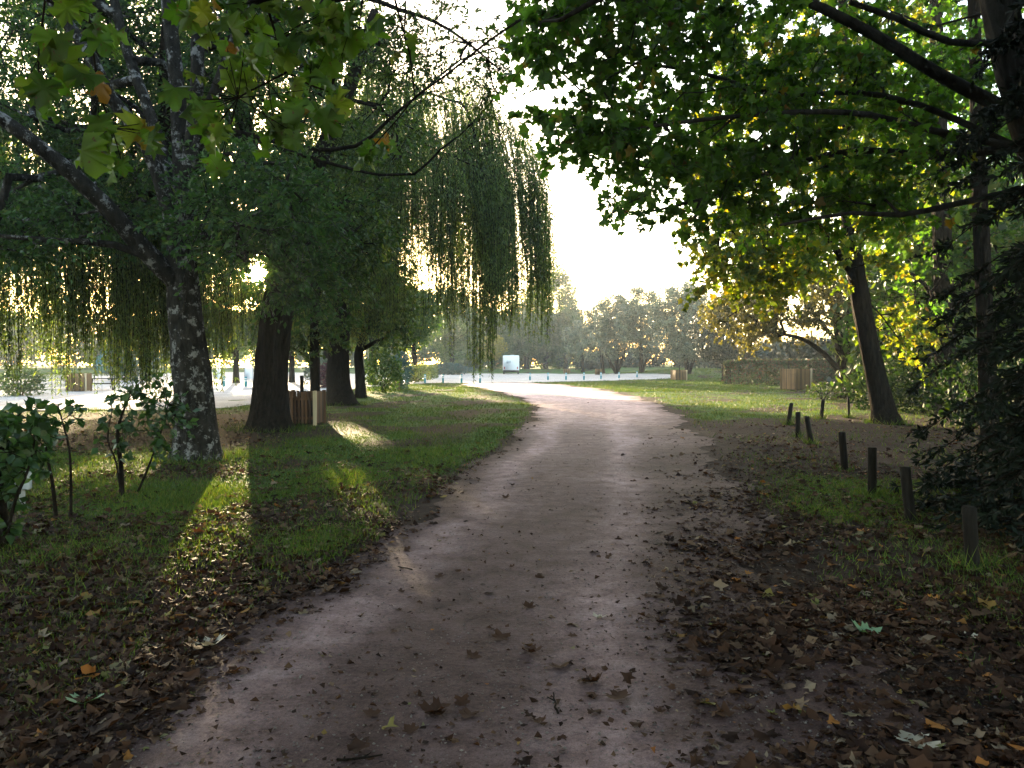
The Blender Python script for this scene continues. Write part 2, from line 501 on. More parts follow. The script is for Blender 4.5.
ROAD = np.array([(-70, 22), (-26, 25), (-17, 26.2), (-10.6, 28), (-10.4, 42), (-9.4, 56), (-7.3, 62.5), (-3.4, 64.6), (1.1, 65.2), (6.5, 70), (12.8, 77), (19, 84), (16, 96), (8, 122), (-20, 121), (-46, 112), (-42, 75), (-33, 58), (-25, 46), (-23, 36), (-32, 32.5), (-70, 31)], float)
def in_poly(x, y, P):
    x = np.asarray(x, float); y = np.asarray(y, float)
    c = np.zeros(x.shape, bool); n = len(P)
    for i in range(n):
        x1, y1 = P[i]; x2, y2 = P[(i + 1) % n]
        t = ((y1 > y) != (y2 > y)) & (x < (x2 - x1) * (y - y1) / (y2 - y1 + 1e-12) + x1)
        c ^= t
    return c

def grass_amount(x, y):
    """0 bare or littered soil, 1 full grass"""
    x = np.asarray(x, float); y = np.asarray(y, float)
    pl, pr = path_left(y), path_right(y)
    g = np.full(x.shape, 0.9)
    left = x < pl
    gl = 0.72 - 0.64 * smooth(8.6, 5.6, y + 0.25 * (x + 3)) - 0.62 * smooth(13.5, 15, y) * smooth(27, 23, y) * smooth(-4.6, -6.2, x)
    gl = gl - 0.35 * np.exp(-((x + 4.2) ** 2 + (y - 12) ** 2) / 3.5) - 0.4 * np.exp(-((x + 4.6) ** 2 + (y - 20.5) ** 2 / 3) / 4)
    gl = gl * smooth(-0.1, 0.5, pl - x)
    gr = 0.06 + 0.8 * smooth(19, 27, y + 0.35 * (4 - np.abs(x - 4))) * smooth(13, 8, x - 0.12 * y) + 0.5 * np.exp(-((x - 4.6) ** 2 / 2.0 + (y - 9.2) ** 2 / 6))
    gr = gr + 0.5 * smooth(40, 55, y)
    gr = gr * smooth(0.0, 0.8, x - pr)
    g = np.where(left, gl, np.where(x > pr, gr, 0.0))
    far = (y > 66)
    g = np.where(far, 0.95, g)
    g = g * (0.25 + 1.15 * vnoise(x, y, 1.3, 5)) * (0.55 + 0.75 * vnoise(x, y, 4.1, 6))
    return np.clip(g, 0, 1)

def ground_mat(name, path=False, road=False):
    m, n, l, p = nodes_of(name)
    c = n.new('ShaderNodeTexCoord'); vec = c.outputs['Object']
    big = noise(n, l, 0.55, 4, 0.6, vec=vec)
    mid = noise(n, l, 4.0, 6, 0.65, vec=vec)
    fine = noise(n, l, 38, 5, 0.7, vec=vec)
    grit = noise(n, l, 160, 3, 0.7, vec=vec)
    if road:
        r1 = ramp(n, [(0.3, (0.48, 0.44, 0.43)), (0.7, (0.60, 0.57, 0.55))])
    elif path:
        r1 = ramp(n, [(0.3, (0.15, 0.097, 0.086)), (0.5, (0.272, 0.188, 0.178)), (0.7, (0.375, 0.284, 0.272))])
    else:
        r1 = ramp(n, [(0.3, (0.022, 0.014, 0.011)), (0.7, (0.052, 0.036, 0.028))])
    l.new(mid.outputs[0], r1.inputs[0])
    col = r1.outputs[0]
    rf = ramp(n, [(0.3, (0.45, 0.43, 0.42)), (0.5, (1, 1, 1)), (0.72, (1.35, 1.33, 1.32))])
    l.new(fine.outputs[0], rf.inputs[0])
    col = mixc(n, l, 0.8, col, rf.outputs[0], 'MULTIPLY')
    rg = ramp(n, [(0.33, (0.5, 0.48, 0.47)), (0.5, (1, 1, 1)), (0.68, (1.5, 1.48, 1.46))])
    l.new(grit.outputs[0], rg.inputs[0])
    col = mixc(n, l, 0.6, col, rg.outputs[0], 'MULTIPLY')
    rb = ramp(n, [(0.3, (0.6, 0.56, 0.55)), (0.7, (1.2, 1.2, 1.22))] if path else [(0.3, (0.72, 0.70, 0.70)), (0.7, (1.15, 1.15, 1.15))])
    l.new(big.outputs[0], rb.inputs[0])
    col = mixc(n, l, 0.8, col, rb.outputs[0], 'MULTIPLY')
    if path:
        # worn pale wheel tracks against darker leaf-stained edges; shade near and sunlight far painted in
        at = n.new('ShaderNodeAttribute'); at.attribute_name = 'wear_and_sunlight'
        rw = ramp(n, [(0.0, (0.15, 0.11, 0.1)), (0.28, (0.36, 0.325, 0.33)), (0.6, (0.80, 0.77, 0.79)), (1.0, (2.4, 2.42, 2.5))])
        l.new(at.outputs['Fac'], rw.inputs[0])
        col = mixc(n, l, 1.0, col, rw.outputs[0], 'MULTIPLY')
    if not path and not road:
        at = n.new('ShaderNodeAttribute'); at.attribute_name = 'turf'
        gcol = ramp(n, [(0.3, (0.038, 0.076, 0.02)), (0.55, (0.066, 0.13, 0.032)), (0.75, (0.105, 0.16, 0.045))])
        l.new(mid.outputs[0], gcol.inputs[0])
        gf = mixc(n, l, 0.8, gcol.outputs[0], rf.outputs[0], 'MULTIPLY')
        ad = n.new('ShaderNodeMath'); ad.operation = 'ADD'
        mm = n.new('ShaderNodeMath'); mm.operation = 'MULTIPLY_ADD'; mm.inputs[1].default_value = 0.9; mm.inputs[2].default_value = -0.45
        l.new(fine.outputs[0], mm.inputs[0]); l.new(mm.outputs[0], ad.inputs[0]); l.new(at.outputs['Fac'], ad.inputs[1])
        rr = ramp(n, [(0.3, (0, 0, 0)), (0.6, (1, 1, 1))])
        l.new(ad.outputs[0], rr.inputs[0])
        col = mixc(n, l, rr.outputs[0], col, gf)
    l.new(col, p.inputs['Base Color'])
    p.inputs['Roughness'].default_value = 0.85 if not path else 0.75
    p.inputs['Specular IOR Level'].default_value = 0.06 if not path else 0.12
    hsum = n.new('ShaderNodeMath'); hsum.operation = 'MULTIPLY_ADD'; hsum.inputs[1].default_value = 0.35
    l.new(grit.outputs[0], hsum.inputs[0]); l.new(fine.outputs[0], hsum.inputs[2])
    h2 = n.new('ShaderNodeMath'); h2.operation = 'MULTIPLY_ADD'; h2.inputs[1].default_value = 2.2
    l.new(mid.outputs[0], h2.inputs[0]); l.new(hsum.outputs[0], h2.inputs[2])
    b = n.new('ShaderNodeBump'); b.inputs['Strength'].default_value = 0.9; b.inputs['Distance'].default_value = 0.024
    l.new(h2.outputs[0], b.inputs['Height']); l.new(b.outputs[0], p.inputs['Normal'])
    return m

M['ground'] = ground_mat('soil_and_turf')
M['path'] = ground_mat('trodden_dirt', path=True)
M['road'] = ground_mat('pale_gravel', road=True)

def set_attr(o, name, vals):
    a = o.data.attributes.new(name, 'FLOAT', 'POINT')
    a.data.foreach_set('value', np.asarray(vals, np.float32))

def axis_grid(lo, hi, near_lo, near_hi, step, grow):
    a = list(np.arange(near_lo, near_hi + 1e-6, step))
    s = step; v = a[-1]
    while v < hi:
        s *= grow; v += s; a.append(v)
    s = step; v = a[0]
    while v > lo:
        s *= grow; v -= s; a.insert(0, v)
    return np.array(a)

gx = axis_grid(-420, 420, -16, 16, 0.25, 1.09)
gy = axis_grid(-90, 560, -2, 30, 0.25, 1.035)
X, Y = np.meshgrid(gx, gy)
Z = hgt(X, Y)
nx, ny = len(gx), len(gy)
i, j = np.meshgrid(np.arange(nx - 1), np.arange(ny - 1))
q = (j * nx + i).ravel()
ground = build('ground', np.stack([X.ravel(), Y.ravel(), Z.ravel()], 1), np.stack([q, q + 1, q + nx + 1, q + nx], 1), M['ground'], smooth_sh=True)
tag(ground, kind='structure')
set_attr(ground, 'turf', grass_amount(X.ravel(), Y.ravel()))

# the dirt path
ys = [-6.0]
while ys[-1] < 66:
    ys.append(ys[-1] + max(0.07, 0.012 * max(ys[-1], 0)))
ys = np.array(ys); NC = 26
def ragged(y, seed, amp):
    r = np.random.default_rng(seed)
    out = np.zeros_like(y)
    for f, a in ((0.9, 0.14), (2.3, 0.09), (5.1, 0.06), (11, 0.035), (23, 0.02)):
        out += a * np.sin(y * f + r.uniform(0, 6.28)) * amp
    return out + r.standard_normal(len(y)) * 0.018 * amp
el = path_left(ys) + ragged(ys, 3, 1.0); er = path_right(ys) + ragged(ys, 4, 1.3)
u = np.linspace(0, 1, NC)
PX = el[:, None] * (1 - u) + er[:, None] * u
PY = np.repeat(ys[:, None], NC, 1)
PZ = hgt(PX, PY) + 0.012
wear_and_sunlight = 0.27 + 0.0 * PX
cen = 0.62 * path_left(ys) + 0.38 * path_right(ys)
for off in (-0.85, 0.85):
    wear_and_sunlight += 0.72 * np.exp(-((PX - (cen[:, None] + off + .08 * np.sin(PY * .9))) / 0.30) ** 2)
wear_and_sunlight += 0.18 * np.exp(-((PX - cen[:, None]) / 1.6) ** 2)
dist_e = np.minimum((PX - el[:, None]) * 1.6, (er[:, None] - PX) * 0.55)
wear_and_sunlight = wear_and_sunlight * (0.25 + 0.75 * smooth(0, 1.0, dist_e)) + 0.25 * (vnoise(PX, PY, 1.6, 9) - 0.5)
wear_and_sunlight = np.clip(wear_and_sunlight * .62, 0, .62)
wear_and_sunlight = np.clip(wear_and_sunlight + smooth(7, 30, PY) * (1 - wear_and_sunlight) * (.6 + .4 * smooth(0, .5, dist_e)), 0, 1)  # far path whitened for sunlight, near part left dark for shade
PZ = PZ - 0.012 * np.clip(wear_and_sunlight, 0, 1) * smooth(0, .6, dist_e) * 0.5 + 0.0
a, b = np.meshgrid(np.arange(NC - 1), np.arange(len(ys) - 1))
q = (b * NC + a).ravel()
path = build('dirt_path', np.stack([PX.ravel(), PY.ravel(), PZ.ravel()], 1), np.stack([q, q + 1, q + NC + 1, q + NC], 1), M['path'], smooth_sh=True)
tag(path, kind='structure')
set_attr(path, 'wear_and_sunlight', wear_and_sunlight.ravel())

# pale gravel road and parking area
rx = np.arange(-70, 36, 1.0); ry = np.arange(21, 125, 1.0)
import bmesh
bm = bmesh.new()
RD = dense(np.vstack([ROAD, ROAD[:1]]), 1.0)[:-1]
RD = RD + rng.normal(0, 0.06, RD.shape)
vs = [bm.verts.new((p[0], p[1], 0)) for p in RD]
f0 = bm.faces.new(vs)
bmesh.ops.triangulate(bm, faces=[f0])
for v in np.arange(-68, 35, 3.0):
    bmesh.ops.bisect_plane(bm, geom=bm.verts[:] + bm.edges[:] + bm.faces[:], plane_co=(v, 0, 0), plane_no=(1, 0, 0))
for v in np.arange(23, 124, 3.0):
    bmesh.ops.bisect_plane(bm, geom=bm.verts[:] + bm.edges[:] + bm.faces[:], plane_co=(0, v, 0), plane_no=(0, 1, 0))
for v in bm.verts:
    v.co.z = float(hgt(v.co.x, v.co.y)) + 0.03
me = bpy.data.meshes.new('road'); bm.normal_update(); bm.to_mesh(me); bm.free()
for pl_ in me.polygons:
    if pl_.normal.z < 0: pl_.flip()
me.materials.append(M['road'])
road = bpy.data.objects.new('road', me); COL.objects.link(road)
tag(road, kind='structure')

# haze: one even box of air round everything
HX0, HX1, HY0, HY1 = gx[0] - 30, gx[-1] + 30, gy[0] - 30, gy[-1] + 40
hz = MB(); hz.box(((HX0 + HX1) / 2, (HY0 + HY1) / 2, 14.5), (HX1 - HX0, HY1 - HY0, 33))
hm = bpy.data.materials.new('haze_air'); hm.use_nodes = True
hn = hm.node_tree.nodes; hn.remove(hn['Principled BSDF'])
pv = hn.new('ShaderNodeVolumePrincipled'); pv.inputs['Color'].default_value = (0.84, 0.93, 1.0, 1); pv.inputs['Density'].default_value = HAZE; pv.inputs['Anisotropy'].default_value = 0.15
hm.node_tree.links.new(pv.outputs[0], hn['Material Output'].inputs['Volume'])
hob = hz.build('haze', hm); tag(hob, kind='stuff')

# ------------------------------------------------------------------ leaves
def T_OVAL(w=0.24):
    return np.array([[0, 0, 0], [.45, w, .06], [1, 0, -.05], [.45, -w, .06]]), np.array([[0, 2, 1], [0, 3, 2]])
def T_NARROW(w=0.085):
    return np.array([[0, 0, 0], [.4, w, 0], [1, 0, -.04], [.4, -w, 0]]), np.array([[0, 2, 1], [0, 3, 2]])
def T_LOBED(fine=False, droop=0.22):
    if fine:
        half = [(0.0, 0.0), (-.10, .16), (-.16, .42), (-.02, .40), (.10, .52), (.16, .36), (.28, .34), (.38, .40), (.48, .55), (.56, .44), (.66, .47), (.64, .32), (.64, .23), (.74, .24), (.82, .14), (1.0, 0.0)]
    else:
        half = [(0.0, 0.0), (-.12, .36), (.12, .46), (.27, .33), (.50, .52), (.60, .25), (1.0, 0.0)]
    half = np.array(half)
    n = len(half)
    V = [[.34, 0, 0.03]]
    for s_, t_ in half: V.append([s_, t_, -droop * abs(t_) - 0.1 * s_ * s_])
    for s_, t_ in half[1:-1]: V.append([s_, -t_, -droop * abs(t_) - 0.1 * s_ * s_])
    F = []
    for k in range(1, n): F.append([0, k + 1, k])
    L = [1] + [n + 1 + k for k in range(n - 2)] + [n]
    for k in range(n - 1): F.append([0, L[k], L[k + 1]])
    return np.array(V), np.array(F)

def leaf_mesh(P, D, N, size, tmpl, curl=0.0):
    """leaves at P along D with face normal near N"""
    V0, F0 = tmpl
    D = D / (np.linalg.norm(D, axis=1, keepdims=True) + 1e-9)
    Bv = np.cross(N, D); Bv /= np.linalg.norm(Bv, axis=1, keepdims=True) + 1e-9
    Nn = np.cross(D, Bv)
    size = np.asarray(size)[:, None, None]
    Z0 = np.repeat(V0[None, :, 2], len(P), 0)
    if curl:
        c1, c2, c3 = (rng.normal(0, curl, (len(P), 1)) for _ in range(3))
        Z0 = Z0 + c1 * V0[None, :, 1] ** 2 + .7 * c2 * V0[None, :, 0] * V0[None, :, 1] + .5 * c3 * (V0[None, :, 0] - .4) ** 2 + .12 * curl * rng.standard_normal(Z0.shape)
    V = P[:, None] + size * (V0[None, :, 0:1] * D[:, None] + V0[None, :, 1:2] * Bv[:, None] + Z0[..., None] * Nn[:, None])
    k = len(V0)
    F = (np.arange(len(P))[:, None, None] * k + F0[None]).reshape(-1, F0.shape[1])
    return V.reshape(-1, 3), F

def unit(n, r=rng):
    v = r.standard_normal((n, 3))
    return v / (np.linalg.norm(v, axis=1, keepdims=True) + 1e-9)

# openings where low sun reaches the ground, as (x, y, half-width across the beam, half-length along it)
SUNH = S[:2] / np.linalg.norm(S[:2])
LIT = [(*G(224, 498)[:2], 0.48, 2.4), (*G(190, 565)[:2], 0.2, 0.8), (*G(170, 610)[:2], 0.12, 0.5), (*G(356, 500)[:2], 0.3, 1.5), (*G(428, 487)[:2], 0.22, 0.7),
       (*G(345, 435)[:2], 0.5, 2.0), (*G(120, 470)[:2], 0.7, 1.5)]
FAR_OPEN = True
def keep_mask(P, pad=0.0):
    """False for leaves that would close the gap of the sun or the openings that light the patches"""
    v = P - EYE
    d = np.linalg.norm(v, axis=1)
    cosang = (v @ S) / d
    ang = np.degrees(np.arccos(np.clip(cosang, -1, 1)))
    hsh = np.abs(np.sin(P[:, 0] * 127.1 + P[:, 1] * 311.7 + P[:, 2] * 74.7) * 43758.5) % 1.0
    edge_ = .34 + .42 * np.sin(P[:, 0] * 3.1 + P[:, 2] * 4.3) ** 2
    k = ~((ang < edge_) | ((ang < 1.9) & (hsh > .35 + .4 * ang)))
    t = P[:, 2] / S[2]
    gx_, gy_ = P[:, 0] - S[0] * t, P[:, 1] - S[1] * t
    for x, y, w, ln in LIT:
        dx, dy = gx_ - x, gy_ - y
        al = dx * SUNH[0] + dy * SUNH[1]
        ac = dx * SUNH[1] - dy * SUNH[0]
        k &= ~((np.abs(ac) < w + pad) & (np.abs(al) < ln + pad * 8))
    return k

class Skel:
    def __init__(s):
        s.p = []; s.par = []; s.fix = []
    def path(s, P, parent=-1, step=0.4, radii=None, wob=0.0):
        D = dense(P, step)
        if wob: D[1:] += np.cumsum(rng.normal(0, wob, D[1:].shape), 0) * 0.35
        rr = None
        if radii is not None:
            rr = np.interp(np.linspace(0, 1, len(D)), np.linspace(0, 1, len(radii)), radii)
        idx = []
        for q_, pnt in enumerate(D):
            s.p.append(pnt); s.par.append(parent if q_ == 0 else len(s.p) - 2)
            s.fix.append(rr[q_] if rr is not None else 0.0)
            idx.append(len(s.p) - 1)
        return idx
    def near(s, pnt):
        A = np.array(s.p); return int(np.argmin(((A - pnt) ** 2).sum(1)))
    def grow(s, targets, step=0.45, jit=0.05, align=0.4, skip=0):
        """join each target to the nearest well-directed node"""
        targets = np.asarray(targets)
        base = np.array(s.p)
        d0 = np.array([np.min(((base - t) ** 2).sum(1)) for t in targets])
        tips = np.zeros(len(targets), int)
        cap = len(s.p) + len(targets) * 40
        A = np.zeros((cap, 3)); Dn = np.zeros((cap, 3)); m = len(s.p)
        A[:m] = s.p
        for k in range(m):
            pr = s.par[k]
            if pr >= 0:
                v = A[k] - A[pr]; Dn[k] = v / (np.linalg.norm(v) + 1e-9)
        for ti in np.argsort(d0):
            t = targets[ti]
            v = t - A[:m]; d = np.sqrt((v ** 2).sum(1)) + 1e-6
            cos = (v * Dn[:m]).sum(1) / d
            cost = d * (1.25 - align * cos)
            if skip: cost[:skip] += 1e6
            b = int(np.argmin(cost))
            p0 = A[b]; L = d[b]
            n_ = max(1, int(L / step))
            c1 = p0 + Dn[b] * L * 0.35 + np.array([0, 0, 0.06 * L])
            prev = b
            for k in range(1, n_ + 1):
                u_ = k / n_
                pt = (1 - u_) ** 2 * p0 + 2 * u_ * (1 - u_) * c1 + u_ * u_ * t
                if k < n_: pt = pt + rng.normal(0, jit, 3)
                s.p.append(pt); s.par.append(prev); s.fix.append(0.0)
                A[m] = pt; v2 = pt - A[prev]; Dn[m] = v2 / (np.linalg.norm(v2) + 1e-9)
                prev = m; m += 1
                if m >= cap - 2: break
            tips[ti] = prev
        return tips
    def radii(s, tip=0.012, expo=0.5):
        n = len(s.p); cnt = np.zeros(n)
        haskid = np.zeros(n, bool)
        for k in range(n):
            if s.par[k] >= 0: haskid[s.par[k]] = True
        for k in range(n - 1, -1, -1):
            if not haskid[k]: cnt[k] += 1
            if s.par[k] >= 0: cnt[s.par[k]] += cnt[k]
        r = tip * np.maximum(cnt, 1) ** expo
        f = np.array(s.fix)
        return np.where(f > 0, f, r)
    def mesh(s, mb, tip=0.012, expo=0.5, skip=0, gaps=False):
        A = np.array(s.p); par = np.array(s.par); r = s.radii(tip, expo)
        k = np.where(par >= 0)[0]; k = k[k >= skip]
        if gaps: k = k[(keep_mask(A[k]) & keep_mask(A[par[k]])) | (r[k] > .13)]
        rp = np.minimum(r[par[k]], r[k] * 1.35 + 0.01)
        thick = r[k] > 0.035
        for sel, sd in ((thick, 8), (~thick, 4)):
            kk = k[sel]
            if len(kk):
                V, F = seg_tubes(A[par[kk]], A[kk] + (A[kk] - A[par[kk]]) * 0.06, rp[sel], r[kk], sd)
                mb.add(V, [F])

def blob_px(items, r=rng):
    """points in ellipsoids given in the picture: (cx, cy, rx, ry, depth, half depth, n)"""
    out = []
    for cx, cy, rx_, ry_, d, dd, n_ in items:
        v = unit(n_, r) * (r.uniform(0.12, 1, n_) ** 0.45)[:, None]
        for k in range(n_):
            out.append(W(cx + v[k, 0] * rx_, cy + v[k, 1] * ry_, d + v[k, 2] * dd))
    return np.array(out)

def blob_w(items, r=rng):
    out = []
    for c, rad, n_ in items:
        v = unit(n_, r) * (r.uniform(0.15, 1, n_) ** 0.42)[:, None]
        out.append(np.asarray(c) + v * np.asarray(rad))
    return np.concatenate(out)

def foliage(tips, dirs, n_twig, twig_len, per_twig, size, tmpl, flat=0.6, droop=0.15, twig_r=0.005, up=0.5, spread=1.0, ext=None):
    """twigs round every tip and leaves along them -> (twig verts, faces), (leaf verts, faces)"""
    n = len(tips)
    m = n * n_twig
    base = np.repeat(tips, n_twig, 0)
    d = unit(m) * spread + np.repeat(dirs, n_twig, 0) * 0.7
    d[:, 2] = d[:, 2] * flat
    d /= np.linalg.norm(d, axis=1, keepdims=True) + 1e-9
    L = twig_len * rng.uniform(0.45, 1.15, m)
    end = base + d * L[:, None]; end[:, 2] -= droop * L
    mid = base + d * L[:, None] * 0.5; mid[:, 2] += 0.03 * L
    kt = keep_mask(mid) & keep_mask(end) & keep_mask(base)
    base, mid, end, d, L = base[kt], mid[kt], end[kt], d[kt], L[kt]; m = len(base)
    tv, tf = seg_tubes(np.concatenate([base, mid]), np.concatenate([mid, end]), np.full(2 * m, twig_r), np.full(2 * m, twig_r * 0.7), 3)
    u_ = rng.uniform(0.2, 1.05, (m, per_twig))
    P = np.where(u_[..., None] < .5, base[:, None] + (mid - base)[:, None] * (2 * u_[..., None]), mid[:, None] + (end - mid)[:, None] * (2 * u_[..., None] - 1)).reshape(-1, 3)
    Dl = np.repeat(d, per_twig, 0) * 0.5 + unit(len(P)) * 0.9
    Dl[:, 2] -= 0.25
    N = unit(len(P)) * 0.75; N[:, 2] += up
    P = P + unit(len(P)) * size * 0.35
    k = keep_mask(P)
    P, Dl, N = P[k], Dl[k], N[k]
    sz = size * rng.uniform(0.6, 1.2, len(P))
    lv, lf = leaf_mesh(P, Dl, N, sz, tmpl, .6 if len(tmpl[0]) > 6 else .3)
    return (tv, tf), (lv, lf)

def trunk_tube(mb, P, R, k=16, flare=0.0, seed=0, rough=0.06, step=0.25):
    D = dense(P, step)
    s_ = np.linspace(0, 1, len(D))
    rr = np.interp(s_, np.linspace(0, 1, len(R)), R)
    h = D[:, 2] - D[0, 2]
    if flare: rr = rr * (1 + flare * np.exp(-h / 0.32))
    V, F = tube_mesh(D, rr, k, rough, seed)
    if flare:      # root buttresses
        c = np.repeat(D, k, 0); hh = V[:, 2] - D[0, 2]
        th = np.arctan2(V[:, 1] - c[:, 1], V[:, 0] - c[:, 0])
        am = 1 + 0.28 * flare * np.exp(-np.clip(hh, 0, 9) / 0.25) * np.cos(5 * th + seed)
        V[:, :2] = c[:, :2] + (V[:, :2] - c[:, :2]) * am[:, None]
    mb.add(V, F)
    return D, rr

def lumps(C, rl, per, size, tmpl=None, r=rng):
    """leaf clumps: leaves on the skin of small rounded masses"""
    n = len(C)
    u_ = unit(n * per, r)
    R_ = np.repeat(rl * r.uniform(.6, 1.25, n), per)
    P = np.repeat(C, per, 0) + u_ * (R_ * r.uniform(.55, 1.08, n * per))[:, None] * np.array([1, 1, .8])
    N = u_ + unit(n * per, r) * .55
    D = np.cross(N, unit(n * per, r))
    k = keep_mask(P, size * .8)
    return leaf_mesh(P[k], D[k], N[k], size * r.uniform(.6, 1.2, int(k.sum())), T_OVAL(.34))

def tree(name, label, cat, trunk_pts, trunk_r, limbs, targets, leaf, leafmat, barkmat, group=None, flare=0.5, tip=0.014, expo=0.48, step=0.45, jit=0.05, seed=0, align=0.4, sink=0.12, loc=None, limb_mesh=True):
    """trunk_pts: world points; limbs: (points, radii); leaf: dict for foliage()"""
    trunk_pts = [np.array(p, float) for p in trunk_pts]
    base = trunk_pts[0].copy() if loc is None else np.asarray(loc, float)
    trunk_pts[0] = trunk_pts[0] - np.array([0, 0, sink])
    t = thing(name, label, cat, base, group)
    mb = MB()
    D, rr = trunk_tube(mb, trunk_pts, trunk_r, 44 if trunk_pts[0][1] < 40 else 14, flare, seed, .05, .14 if trunk_pts[0][1] < 40 else .4)
    sk = Skel()
    for k, p in enumerate(D):
        sk.p.append(p); sk.par.append(k - 1); sk.fix.append(rr[k])
    ntr = len(D)
    for pts, rad in limbs:
        pts = np.array(pts)
        b = sk.near(pts[0])
        q0 = len(sk.p)
        P2 = np.vstack([sk.p[b][None], pts[1:]]) if np.linalg.norm(sk.p[b] - pts[0]) < 1.2 else pts
        DD = dense(P2, 0.35)
        r2 = np.interp(np.linspace(0, 1, len(DD)), np.linspace(0, 1, len(rad)), rad)
        V, F = tube_mesh(DD, r2, 10, 0.05, seed + q0)
        mb.add(V, F)
        for k, p in enumerate(DD):
            sk.p.append(p); sk.par.append(b if k == 0 else len(sk.p) - 2); sk.fix.append(r2[k])
    nfix = len(sk.p)
    low = int(ntr * 0.45)
    tips = sk.grow(targets, step, jit, align, skip=low)
    sk.mesh(mb, tip, expo, skip=nfix, gaps=True)
    A = np.array(sk.p); par = np.array(sk.par)
    dirs = A[tips] - A[par[tips]]; dirs /= np.linalg.norm(dirs, axis=1, keepdims=True) + 1e-9
    if 'lump' in leaf:
        lv, lf = lumps(A[tips], leaf['lump'], leaf['per'], leaf['size'])
    else:
        (tv, tf), (lv, lf) = foliage(A[tips], dirs, **leaf)
        mb.add(tv, [tf])
    V = np.concatenate(mb.v) - base
    build('trunk', V, [np.concatenate(x) for x in mb.f.values()], barkmat, t, smooth_sh=True)
    build('crown', lv - base, lf, leafmat, t)
    return t

def willow(name, label, base_pts, trunk_r, C, rad, n_targets, n_strands, zmin, zvar, leafmat, Lr=(2.0, 6.5), low=None, group=None, leaf=0.13, seed=0, gap=0.055, extra=(), tri_w=0.13):
    base = np.array(base_pts[0], float)
    t = thing(name, label, 'willow tree', base, group)
    n_strands = int(n_strands * 2.9)
    pts = [np.array(p, float) for p in base_pts]; pts[0] = pts[0] - np.array([0, 0, .15])
    mb = MB()
    D, rr = trunk_tube(mb, pts, trunk_r, 16, 0.5, seed)
    sk = Skel()
    for k, p in enumerate(D):
        sk.p.append(p); sk.par.append(k - 1); sk.fix.append(rr[k])
    nfix = len(sk.p)
    v = unit(n_targets); v[:, 2] = np.abs(v[:, 2]) * 1.1 - 0.1
    tg = np.asarray(C) + v * np.asarray(rad) * (rng.uniform(0.45, 1, n_targets) ** 0.5)[:, None]
    tips = sk.grow(tg, 0.5, 0.06, 0.45, skip=int(len(D) * .5))
    sk.mesh(mb, 0.014, 0.47, skip=nfix, gaps=True)
    A = np.array(sk.p)[nfix:]
    hi = A[A[:, 2] > np.asarray(C)[2] - 0.75 * rad[2]]
    nt_ = max(20, n_strands // 17)
    anc = hi[rng.integers(0, len(hi), nt_)] + rng.normal(0, 0.4, (nt_, 3))
    aL = rng.uniform(*Lr, nt_); aE = zmin + np.abs(rng.normal(0, zvar * 1.3, nt_))
    wi = rng.integers(0, nt_, n_strands)
    st = anc[wi] + rng.normal(0, 1, (n_strands, 3)) * np.array([.21, .21, .4])
    if len(extra):
        ex = np.array(extra); st = np.vstack([st, ex[:, :3]])
    ends = np.zeros(len(st)); ns_ = n_strands
    ends[:ns_] = np.maximum(st[:ns_, 2] - aL[wi] * rng.uniform(.6, 1.1, ns_), aE[wi] + np.abs(rng.normal(0, .45, ns_)))
    if len(extra): ends[-len(extra):] = np.array(extra)[:, 3]
    Ls = np.maximum(st[:, 2] - ends, 0.6)
    LP, LD, TA, TB = [], [], [], []
    out = st[:, :2] - np.asarray(C)[:2]; out /= np.linalg.norm(out, axis=1, keepdims=True) + 1e-6
    for k in range(len(st)):
        n_ = max(3, int(Ls[k] / 0.5))
        s_ = np.linspace(0, 1, n_ + 1)
        sway = rng.normal(0, 0.12, 2)
        xy = st[k, :2] + np.outer(1 - np.exp(-s_ * Ls[k] / 0.9), out[k] * 0.55) + np.outer(np.sin(s_ * 3 + rng.uniform(0, 6)), sway)
        P = np.column_stack([xy, st[k, 2] - s_ * Ls[k]])
        TA.append(P[:-1]); TB.append(P[1:])
        m = int(Ls[k] / gap)
        uu = np.sort(rng.uniform(0, 1, m)) * n_ * 0.999
        ii = uu.astype(int); ff = (uu - ii)[:, None]
        LP.append(P[ii] * (1 - ff) + P[ii + 1] * ff)
    TA = np.concatenate(TA); TB = np.concatenate(TB)
    kk = keep_mask((TA + TB) / 2); TA, TB = TA[kk], TB[kk]
    tv, tf = seg_tubes(TA, TB, np.full(len(TA), .006), np.full(len(TA), .005), 3)
    LP = np.concatenate(LP)
    LP = LP[keep_mask(LP)]
    m = len(LP)
    Dl = unit(m) * np.array([.75, .75, .3]); Dl[:, 2] -= 0.75
    lv, lf = leaf_mesh(LP, Dl, unit(m), leaf * rng.uniform(.7, 1.25, m), T_NARROW(tri_w))
    mb.add(tv, [tf])
    build('trunk', np.concatenate(mb.v) - base, [np.concatenate(x) for x in mb.f.values()], M['bark_dark'], t, smooth_sh=True)
    build('crown', lv - base, lf, leafmat, t)
    return t
OVAL = T_OVAL(); OVALW = T_OVAL(0.34); LOBED = T_LOBED(); LOBEF = T_LOBED(True)

